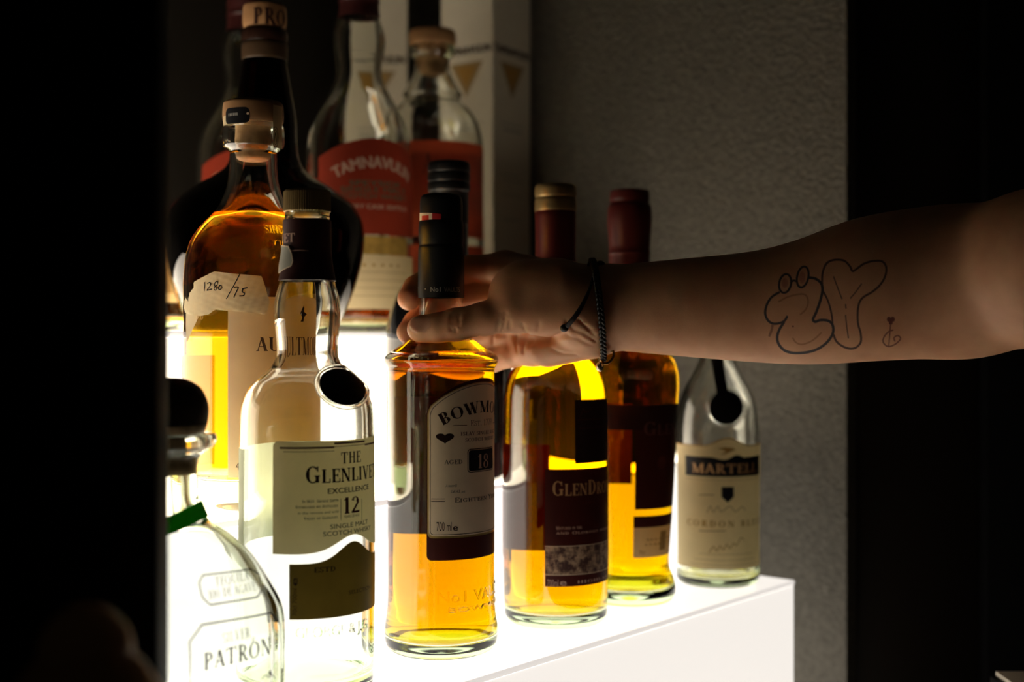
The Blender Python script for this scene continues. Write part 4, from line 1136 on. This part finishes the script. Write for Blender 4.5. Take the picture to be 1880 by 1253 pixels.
# ------------------------------------------------------------------ the arm and hand: one continuous skin grown from a distance field
class Field:
    def __init__(s, lo, hi, h):
        s.lo = np.array(lo, float); s.h = h
        s.n = [int((hi[i] - lo[i]) / h) + 1 for i in range(3)]
        s.ax = [s.lo[i] + h * np.arange(s.n[i]) for i in range(3)]
        s.f = np.full(s.n, 50.0, np.float32)
    def win(s, pts, m):
        lo = np.min(pts, 0) - m; hi = np.max(pts, 0) + m
        a = [max(int((lo[i] - s.lo[i]) / s.h), 0) for i in range(3)]
        b2 = [min(int((hi[i] - s.lo[i]) / s.h) + 2, s.n[i]) for i in range(3)]
        sl = tuple(slice(a[i], max(b2[i], a[i])) for i in range(3))
        g = np.meshgrid(*[s.ax[i][sl[i]] for i in range(3)], indexing='ij')
        return sl, g
    def cone(s, p0, p1, r0, r1, k=4.0, sy=1.0, sub=False):
        p0 = np.array(p0, float); p1 = np.array(p1, float)
        R = max(r0, r1)
        sl, (x, y, z) = s.win(np.array([p0, p1]), R + k + 4)
        if x.size == 0: return
        q0 = p0 * (1, 1 / sy, 1); q1 = p1 * (1, 1 / sy, 1); y = y / sy
        ba = q1 - q0; L = float(ba @ ba) or 1e-9
        t = np.clip(((x - q0[0]) * ba[0] + (y - q0[1]) * ba[1] + (z - q0[2]) * ba[2]) / L, 0, 1)
        d = np.sqrt((x - q0[0] - t * ba[0]) ** 2 + (y - q0[1] - t * ba[1]) ** 2 + (z - q0[2] - t * ba[2]) ** 2) - (r0 + (r1 - r0) * t)
        if sy < 1: d = d * (1 + sy) / 2
        f = s.f[sl]
        if sub:
            d = -d
            h = np.maximum(k - np.abs(f - d), 0) / k
            s.f[sl] = np.maximum(f, d) + h * h * k / 4
        else:
            h = np.maximum(k - np.abs(f - d), 0) / k
            s.f[sl] = np.minimum(f, d) - h * h * k / 4
    def chain(s, pts, k=4.0, sy=1.0):
        for (p, r), (q, r2) in zip(pts[:-1], pts[1:]): s.cone(p, q, r, r2, k, sy)
    def ell(s, c, ax, rad3, k=1.0, sub=False):
        """ellipsoid with axes ax (3 unit rows) and radii"""
        c = np.array(c, float)
        sl, (x, y, z) = s.win(np.array([c]), max(rad3) + 3 + k)
        P = np.stack([x - c[0], y - c[1], z - c[2]], -1) @ np.array(ax, float).T
        kk = np.sqrt(((P / np.array(rad3)) ** 2).sum(-1)) + 1e-6
        k2 = np.sqrt(((P / np.array(rad3) ** 2) ** 2).sum(-1)) + 1e-6
        d = kk * (kk - 1) / k2
        f = s.f[sl]
        if sub:
            d = -d; h = np.maximum(k - np.abs(f - d), 0) / k; s.f[sl] = np.maximum(f, d) + h * h * k / 4
        else:
            h = np.maximum(k - np.abs(f - d), 0) / k; s.f[sl] = np.minimum(f, d) - h * h * k / 4
    def mesh(s):
        f = s.f; neg = f < 0; n = s.n
        C = {}
        cnt = np.zeros([q - 1 for q in n], np.uint8)
        for dx in (0, 1):
            for dy in (0, 1):
                for dz in (0, 1): cnt += neg[dx:n[0] - 1 + dx, dy:n[1] - 1 + dy, dz:n[2] - 1 + dz]
        act = (cnt > 0) & (cnt < 8)
        idx = np.argwhere(act)
        vid = np.full(act.shape, -1, np.int64); vid[act] = np.arange(len(idx))
        acc = np.zeros((len(idx), 3)); w = np.zeros(len(idx))
        for a in range(3):
            b_, c_ = [q for q in range(3) if q != a]
            for ob in (0, 1):
                for oc in (0, 1):
                    o = np.zeros(3, int); o[b_] = ob; o[c_] = oc
                    i0 = idx + o; i1 = i0.copy(); i1[:, a] += 1
                    f0 = f[tuple(i0.T)]; f1 = f[tuple(i1.T)]
                    m_ = (f0 < 0) != (f1 < 0)
                    t = np.where(m_, f0 / np.where(m_, f0 - f1, 1), 0)
                    p = i0.astype(float); p[:, a] += t
                    acc[m_] += p[m_]; w[m_] += 1
        V = s.lo + s.h * acc / w[:, None]
        faces = []
        for a in range(3):
            b_, c_ = (a + 1) % 3, (a + 2) % 3
            s0 = [slice(1, -1)] * 3; s0[a] = slice(0, n[a] - 1); s1 = list(s0); s1[a] = slice(1, n[a])
            d = neg[tuple(s0)] != neg[tuple(s1)]
            e = np.argwhere(d)
            e[:, b_] += 1; e[:, c_] += 1
            dirn = neg[tuple(e.T)]
            def cell(ob, oc):
                q = e.copy(); q[:, b_] -= ob; q[:, c_] -= oc
                return vid[tuple(q.T)]
            Q = np.stack([cell(1, 1), cell(0, 1), cell(0, 0), cell(1, 0)], 1)
            Q[~dirn] = Q[~dirn][:, ::-1]
            faces.append(Q)
        Fc = np.concatenate(faces)
        Fc = Fc[(Fc >= 0).all(1)]
        return V, Fc
def WP(px, py, Y): return np.array([(px - 940) * Y / F, Y, (HOR - py) * Y / F])

FD = Field((-92, 560, -75), (470, 912, 150), 1.15)
# forearm and elbow (radii are half-heights; depth is flattened)
st = [(1118, 565, 814, 75), (1250, 565, 806, 87), (1400, 563, 797, 101), (1500, 552, 790, 115), (1600, 531, 783, 130), (1700, 520, 777, 136), (1775, 517, 772, 131)]
P_ = catmull3([(x, y, r) for x, y, Y, r in st], 5); Y_ = np.interp([p[0] for p in P_], [q[0] for q in st], [q[2] for q in st])
FD.chain([(WP(p[0], p[1], y), p[2] * y / F + .6) for p, y in zip(P_, Y_)], 1.0, .80)
elb = WP(1775, 517, 772)
FD.cone(elb, (318, 735, 40), 43, 44, 14, .9)
FD.cone((318, 735, 42), (440, 610, 70), 44, 50, 14)
FD.cone((306, 742, 46), (372, 672, 52), 37, 40, 12)
# palm
wr = [np.array(p, float) for p in ((60, 818, 30), (60, 818, 24), (58, 817, 16), (56, 816, 8))]
mc = [np.array(p, float) for p in ((-5, 852, 47), (0, 858, 30), (8, 861, 8), (15, 853, -8))]
for p, q, r0, r1 in zip(wr, mc, (16, 17, 17, 16), (11, 11.5, 11, 10)): FD.cone(p, q, r0, r1, 8)
FD.cone(mc[0], mc[1], 9.5, 10, 6); FD.cone(mc[1], mc[2], 10, 9.5, 6); FD.cone(mc[2], mc[3], 9.5, 9, 6)
FD.cone((50, 812, 2), (24, 838, -6), 15.5, 13.5, 9)                       # heel of the hand
FD.cone((46, 803, 12), (0, 808, 16), 15, 12.5, 8)                         # ball of the thumb
FD.cone((62, 812, 20), (46, 803, 12), 18, 15, 8)
FD.cone((8, 822, 36), (46, 814, 26), 15, 17, 9)
FD.cone((20, 812, 24), (46, 810, 20), 15, 17, 9)
FD.cone((2, 813, 27), (26, 820, 34), 13, 16, 10)
FD.cone((0, 814, 31), (32, 812, 31), 12.5, 16.5, 10)
FD.cone((-2, 810, 22), (6, 842, 42), 10, 10, 9)                           # web
# thumb
FD.chain([((0, 808, 16), 12.5), ((-18, 806.5, 12), 10.6), ((-36, 805, 8.2), 10.4), ((-48, 805.5, 6.2), 9.3), ((-59, 807.5, 5.6), 8.4)], 3)
FD.ell((-57, 806.5, 5.6), np.eye(3), (9.5, 7.5, 8.2), 3)
# fingers
def finger(pts, k0=6.0):
    G = Field(FD.lo, FD.lo + FD.h * (np.array(FD.n) - 1) + 1e-6, FD.h)
    G.chain(pts, 2.5)
    f, g = FD.f, G.f
    m_ = g < 20
    a, b2 = f[m_], g[m_]
    # fingers stay apart near the tips, melt into the palm near the knuckle
    X = np.broadcast_to(FD.ax[0][:, None, None], f.shape)[m_]
    k = np.clip((X + 26) / 26, 0, 1) * (k0 - .8) + .8
    h = np.maximum(k - np.abs(a - b2), 0) / k
    f[m_] = np.minimum(a, b2) - h * h * k / 4
finger([(mc[0], 11), ((-28, 860, 47), 9.4), ((-45, 861, 44.5), 9.4), ((-56, 857, 40), 8.4), ((-65.5, 850, 33.5), 8.3), ((-69, 840, 26), 8.0)])
finger([(mc[1], 11.5), ((-24, 863, 30), 9.6), ((-43, 864, 26), 9.5), ((-57, 859, 19), 8.6), ((-65.5, 851, 9.5), 8.4), ((-69.5, 839, 3.5), 7.9)])
finger([(mc[2], 11), ((-12, 873, 4), 9.3), ((-31, 882, -1), 9.3), ((-45, 886, -5), 8.5), ((-58, 887, -8), 8.1), ((-70, 885, -11), 7.5)])
finger([(mc[3], 10), ((0, 866, -12), 8.6), ((-14, 876, -16), 8.4), ((-26, 882, -19), 7.6), ((-36, 886, -21), 7.3), ((-45, 888, -23), 6.8)])
# skin creases: thumb joint, thumb base, wrist, palm
def crease(pts, r=.9, k=1.6):
    for p, q in zip(pts[:-1], pts[1:]): FD.cone(p, q, r, r, k, sub=True)
def surf_line(px):
    """points of the skin seen at photo pixels, marching the field along the sight line"""
    out = []
    for x, y in px:
        d = np.array([(x - 940) / F, 1.0, (HOR - y) / F])
        for Y in np.arange(720, 900, .5):
            p = d * Y
            i = np.round((p - FD.lo) / FD.h).astype(int)
            if (i >= 0).all() and (i < FD.n).all() and FD.f[tuple(i)] < 0:
                out.append(p); break
    return out
for L_ in ([(829, 577), (827, 592), (829, 608)], [(836, 574), (834, 592), (837, 612)], [(843, 576), (842, 598)], [(920, 576), (917, 592), (913, 606)], [(928, 574), (926, 596), (922, 611)], [(936, 590), (934, 606)],
           [(960, 596), (966, 612), (972, 624)], [(990, 590), (988, 612)], [(1040, 590), (1052, 606), (1072, 612), (1092, 626)], [(1062, 586), (1082, 606), (1096, 622)], [(1030, 618), (1060, 622), (1085, 634)], [(1098, 590), (1106, 615), (1118, 634)], [(1010, 640), (1030, 650), (1060, 652)], [(962, 632), (960, 646)], [(880, 618), (879, 636)], [(906, 616), (905, 634)], [(928, 620), (930, 636)], [(944, 622), (950, 645)]):
    p = surf_line(L_)
    if len(p) > 1: crease(p, .75, 1.5)
p = surf_line([(915, 613), (945, 618), (973, 626), (1005, 623), (1035, 614)])
if len(p) > 1: crease(p, 1.3, 5)
# thumb nail: a thin plate on the side turned to the camera
na = np.array([-.985, .06, -.12]); nn = np.array([-.22, -.90, .36]); nn -= na * (nn @ na); nn /= np.linalg.norm(nn); nb = np.cross(na, nn)
nail_c = np.array([-58, 807, 5.6]) + nn * 7.6
FD.ell(nail_c, (na, nb, nn), (7.6, 6.0, 1.25), .35)

V, Fq = FD.mesh()
for _ in range(3):                                                        # light relaxation
    E = np.concatenate([Fq[:, [0, 1]], Fq[:, [1, 2]], Fq[:, [2, 3]], Fq[:, [3, 0]]])
    s_ = np.zeros_like(V); c_ = np.zeros(len(V))
    for a, b2 in ((0, 1), (1, 0)):
        for d in range(3): s_[:, d] += np.bincount(E[:, a], V[E[:, b2], d], len(V))
        c_ += np.bincount(E[:, a], minlength=len(V))
    V = V + .45 * (s_ / c_[:, None] - V)
NAILC = nail_c
bm = bmesh.new()
bv = [bm.verts.new(p) for p in V]
for q in Fq:
    try: bm.faces.new([bv[i] for i in q])
    except ValueError: pass
bm.normal_update()
def pxof(v): return (940 + v[0] * F / v[1], HOR - v[2] * F / v[1])
sel = []
for fc in bm.faces:
    c = fc.calc_center_median()
    x, y = pxof(c)
    if 1385 < x < 1670 and 455 < y < 668 and fc.normal.y < .15 and c.y < 830: sel.append(fc)
edges = list({e for fc in sel for e in fc.edges})
bmesh.ops.subdivide_edges(bm, edges=edges, cuts=2, use_grid_fill=True, smooth=0.0)
for fc in bm.faces: fc.smooth = True
me = bpy.data.meshes.new('person')
bm.to_mesh(me); bm.free()
# tattoo pigment and nail colour as a skin attribute
A = np.zeros(len(me.vertices) * 3); me.vertices.foreach_get('co', A); A = A.reshape(-1, 3)
PX = 940 + A[:, 0] * F / A[:, 1]; PY = HOR - A[:, 2] * F / A[:, 1]
Nn = np.zeros(len(me.vertices) * 3); me.vertices.foreach_get('normal', Nn); Nn = Nn.reshape(-1, 3)
front = (Nn[:, 1] < .1) & (A[:, 1] < 830)
ink = np.zeros((len(A), 4), np.float32)
Q = lambda pts: np.array([(1380 + x / 5.013, 440 + y / 5.013) for x, y in pts])
def seg_d(poly):
    d = np.full(len(A), 1e3)
    reg = front & (PX > 1380) & (PX < 1680)
    ii = np.where(reg)[0]
    for p, q in zip(poly[:-1], poly[1:]):
        ba = q - p; L = ba @ ba + 1e-9
        t = np.clip(((PX[ii] - p[0]) * ba[0] + (PY[ii] - p[1]) * ba[1]) / L, 0, 1)
        d[ii] = np.minimum(d[ii], np.hypot(PX[ii] - p[0] - t * ba[0], PY[ii] - p[1] - t * ba[1]))
    return d
def smooth_poly(pts, closed=False): return np.array([p[:2] for p in catmull3([(x, y, 0) for x, y in pts], 5, closed)] + ([pts[0]] if closed else []))
def draw(pts, w, col, amt=1.0, closed=False, smooth=True):
    P = smooth_poly(pts, closed) if smooth else np.array(pts, float)
    d = seg_d(Q(P))
    a = np.clip((w * 1.3 - d) / 1.1 + .5, 0, 1) * amt
    m_ = a > ink[:, 3]
    ink[m_, :3] = col; ink[m_, 3] = a[m_]
BLU, BRN, RDI, ORA = (.030, .036, .045), (.045, .022, .025), (.13, .022, .020), (.34, .12, .030)
ov = lambda cx, cy_, rx, ry, sl=0.0: [(cx + rx * math.cos(t) + sl * math.sin(t) * ry, cy_ + ry * math.sin(t)) for t in np.linspace(0, 2 * math.pi, 17)[:-1]]
def fill(cx, cy_, rx, ry, col, amt):
    x, y = Q([(cx, cy_)])[0]
    d = np.sqrt(((PX - x) / (rx / 5.013)) ** 2 + ((PY - y) / (ry / 5.013)) ** 2)
    a = np.where(front, np.clip((1.15 - d) * 3, 0, 1) * amt, 0); m_ = a > ink[:, 3]
    ink[m_, :3] = col; ink[m_, 3] = a[m_]
fill(305, 400, 30, 45, (.36, .07, .05), .45); fill(465, 350, 28, 55, (.36, .07, .06), .45)
draw(ov(308, 405, 55, 86, -.12), 1.5, BLU, .95, True); draw(ov(470, 345, 52, 96, -.15), 1.5, BLU, .95, True)
draw([(360, 395), (385, 378), (412, 385)], 1.4, BLU, .95)
draw([(250, 488), (185, 530), (140, 600), (125, 680), (150, 745), (200, 775), (265, 768), (305, 745), (325, 712)], 1.7, BLU, .95)
draw([(295, 765), (255, 830), (235, 900), (250, 965), (300, 1020), (370, 1043), (450, 1045), (540, 1032), (620, 1002), (690, 950), (738, 885), (752, 825), (735, 770), (690, 745), (630, 743), (585, 758), (565, 735), (590, 680), (620, 600), (640, 530), (652, 465), (640, 405), (590, 362), (530, 350)], 1.9, BLU, .95)
draw([(652, 470), (648, 380), (655, 300), (690, 220), (760, 188), (850, 195), (905, 248), (928, 292), (970, 268), (1030, 225), (1110, 200), (1200, 202), (1238, 255), (1228, 340), (1180, 420), (1110, 482), (1030, 530), (990, 585), (975, 680), (980, 780), (1002, 860), (1005, 940), (968, 990), (910, 1005), (840, 985), (780, 938), (755, 880)], 1.5, BRN, .9)
draw([(660, 480), (700, 560), (725, 640), (740, 720), (745, 800)], 1.3, BRN, .9)
for s2 in ([(755, 345), (790, 440), (830, 545)], [(1010, 410), (960, 480), (910, 540)], [(865, 600), (868, 632)], [(865, 700), (875, 800), (890, 905)]): draw(s2, .9, BRN, .8)
draw([(250, 572), (330, 530), (430, 505), (495, 510), (520, 570), (500, 640), (450, 690)], 1.1, ORA, .6)
draw([(380, 910), (410, 950), (470, 965), (560, 930), (640, 860)], 1.1, ORA, .6)
draw([(195, 780), (185, 830), (165, 885)], 1.7, RDI, .6)
fill(380, 800, 9, 9, RDI, .8); fill(1264, 735, 20, 24, RDI, .9); fill(1298, 735, 20, 24, RDI, .9); fill(1280, 765, 18, 22, RDI, .9)
draw([(1280, 770), (1272, 860), (1262, 985)], .9, RDI, .8); draw([(1300, 835), (1260, 850), (1220, 895), (1210, 945), (1255, 985), (1320, 965), (1370, 915), (1345, 885), (1310, 905), (1318, 935)], 1.0, RDI, .8)
dn = np.abs((A - NAILC) @ na) / 7.2; dm = np.abs((A - NAILC) @ nb) / 5.6; dz = np.abs((A - NAILC) @ nn)
nl = (dn ** 2.6 + dm ** 2.6 < 1) & (dz < 3.2) & front
ink[nl, :3] = (.56, .33, .25); ink[nl, 3] = .55
at = me.attributes.new('ink', 'FLOAT_COLOR', 'POINT'); at.data.foreach_set('color', ink.ravel())
A *= MM; me.vertices.foreach_set('co', A.ravel()); me.update()
M_SKIN, nt, pb = new_mat('skin')
pb.inputs['Roughness'].default_value = 0.52
pb.inputs['Specular IOR Level'].default_value = 0.35
pb.inputs['Subsurface Weight'].default_value = 0.4
pb.inputs['Subsurface Radius'].default_value = (1.0, 0.30, 0.16)
pb.inputs['Subsurface Scale'].default_value = 0.009
tc = nt.nodes.new('ShaderNodeTexCoord')
n1 = nt.nodes.new('ShaderNodeTexNoise'); n1.inputs['Scale'].default_value = 55; n1.inputs['Detail'].default_value = 6
nt.links.new(tc.outputs['Object'], n1.inputs['Vector'])
cr = nt.nodes.new('ShaderNodeValToRGB')
cr.color_ramp.elements[0].position = .3; cr.color_ramp.elements[0].color = (.66, .325, .17, 1)
cr.color_ramp.elements[1].position = .7; cr.color_ramp.elements[1].color = (.78, .415, .225, 1)
nt.links.new(n1.outputs[0], cr.inputs[0])
aa = nt.nodes.new('ShaderNodeAttribute'); aa.attribute_name = 'ink'
mx = nt.nodes.new('ShaderNodeMix'); mx.data_type = 'RGBA'
nt.links.new(aa.outputs['Alpha'], mx.inputs[0]); nt.links.new(cr.outputs[0], mx.inputs[6]); nt.links.new(aa.outputs['Color'], mx.inputs[7])
nt.links.new(mx.outputs[2], pb.inputs['Base Color'])
n2 = nt.nodes.new('ShaderNodeTexNoise'); n2.inputs['Scale'].default_value = 900; n2.inputs['Detail'].default_value = 3
v2 = nt.nodes.new('ShaderNodeTexVoronoi'); v2.inputs['Scale'].default_value = 1100
nt.links.new(tc.outputs['Object'], n2.inputs['Vector']); nt.links.new(tc.outputs['Object'], v2.inputs['Vector'])
ad = nt.nodes.new('ShaderNodeMath'); nt.links.new(n2.outputs[0], ad.inputs[0]); nt.links.new(v2.outputs[0], ad.inputs[1])
bp = nt.nodes.new('ShaderNodeBump'); bp.inputs['Strength'].default_value = .10; bp.inputs['Distance'].default_value = .0003
nt.links.new(ad.outputs[0], bp.inputs['Height']); nt.links.new(bp.outputs[0], pb.inputs['Normal'])
me.materials.append(M_SKIN)
arm = bpy.data.objects.new('person', me); COL.objects.link(arm)
arm.location.z = EYE
tag(arm, 'person reaching in with a bare tattooed forearm, hand closed round the amber bottle neck', 'person')

# ------------------------------------------------------------------ braided cord bracelet on the wrist
bvh = BVHTree.FromPolygons([tuple(v) for v in V], [tuple(int(i) for i in q) for q in Fq])
def on_skin(px, py, lift):
    d = Vector(((px - 940) / F, 1.0, (HOR - py) / F)).normalized()
    hit = bvh.ray_cast(Vector((0, 0, 0)), d)
    if hit[0] is None: return None
    return hit[0] - d * lift
br = empty('bracelet', *WP(1100, 565, 815), 0)
tag(br, 'black braided cord bracelet with a small metal bead, worn round the wrist', 'bracelet')
O = Vector((br.location.x / MM, br.location.y / MM, (br.location.z - EYE) / MM))
M_CORD = mat('black_waxed_cord', (.012, .008, .007), .42, .5)
ctrp = WP(1096, 566, 817)
top, bot = WP(1092, 488, 817), WP(1110, 668, 817)
axis_up = Vector(top - bot).normalized()
side_ = Vector((0, -1, 0))
ring = []
for i in range(80):
    a = 2 * math.pi * i / 80
    d = axis_up * math.cos(a) + side_ * math.sin(a)
    o = Vector(ctrp) + d * 90
    h_ = bvh.ray_cast(o, -d)
    ring.append((h_[0] + d * 1.6) if h_[0] is not None else Vector(ctrp) + d * 30)
for _ in range(6):
    ring = [(ring[i - 1] + ring[i] * 2 + ring[(i + 1) % 80]) / 4 + ((ring[i] - Vector(ctrp)).normalized() * .02) for i in range(80)]
ring = [r + (r - Vector(ctrp)).normalized() * .8 - O for r in ring]
fine = [Vector(p) for p in catmull3([tuple(r) for r in ring], 6, True)]
geos = []
cO = Vector(ctrp) - O
for k in range(3):
    pts = []
    for i, p in enumerate(fine + [fine[0]]):
        t = (fine[(i + 1) % len(fine)] - fine[i - 1]).normalized()
        n_ = (p - cO).normalized(); b_ = t.cross(n_)
        a = i / len(fine) * 2 * math.pi * 22 + k * 2 * math.pi / 3
        pts.append(p + b_ * (1.25 * math.sin(a)) + n_ * (.75 * math.sin(2 * a)))
    geos.append(tube_geo(pts, 1.2, 8))
v_, f_ = join_geo(geos)
mk('braided_cord', v_, f_, M_CORD, br, 60)
def skin_path(pts, lift, sub=6):
    P = [on_skin(x, y, lift) for x, y in pts]
    last = None
    out = []
    for p, (x, y) in zip(P, pts):
        if p is None: p = Vector(WP(x, y, 806))
        out.append(tuple(p - O))
    return catmull3(out, sub)
pl = skin_path([(1090, 502), (1086, 520), (1078, 542), (1066, 566), (1054, 584), (1042, 598), (1036, 603)], 1.9)
v_, f_ = tube_geo(pl, [1.0 + .6 * min(max((i / len(pl) - .25) * 3, 0), 1) - .5 * (i > len(pl) * .85) for i in range(len(pl))], 10)
mk('loose_end', v_, f_, M_CORD, br, 60)
kn = Vector(pl[-1])
def ball(name, c, r, m_, parent, sx=1, sy=1, sz=1):
    bm_ = bmesh.new(); bmesh.ops.create_uvsphere(bm_, u_segments=20, v_segments=14, radius=r * MM)
    for v in bm_.verts: v.co = Vector((v.co.x * sx + c[0] * MM, v.co.y * sy + c[1] * MM, v.co.z * sz + c[2] * MM))
    return bm2obj(name, bm_, m_, parent, None)
ball('end_knot', kn, 2.5, M_CORD, br, 1.1, 1, 1)
lp = []
for i in range(24):
    a = 2 * math.pi * i / 24
    lp.append(tuple(WP(1085 + 5.5 * math.cos(a), 491 + 9 * math.sin(a), 810) - np.array(O)))
v_, f_ = tube_geo(lp + [lp[0], lp[1]], .9, 8, cap=False); mk('cord_loop', v_, f_, M_CORD, br, 60)
ball('sliding_knot', Vector(WP(1102, 489, 812)) - O, 3.1, M_CORD, br, 1.2, 1.1, 1.2)
ml_ = [tuple(Vector(WP(x, y, 806)) - O) for x, y in ((1104, 655), (1112, 646), (1124, 645), (1127, 652), (1120, 664), (1110, 668), (1104, 660))]
v_, f_ = tube_geo(catmull3(ml_, 5, True), .9, 8, cap=False); mk('clasp_ring', v_, f_, mat('dull_brass', (.45, .26, .08), .3, metal=.9), br, 60)
ball('bead', Vector(WP(1101, 674, 805)) - O, 2.6, mat('pale_metal_bead', (.85, .75, .5), .15, metal=.9), br, 1, 1, 1.25)
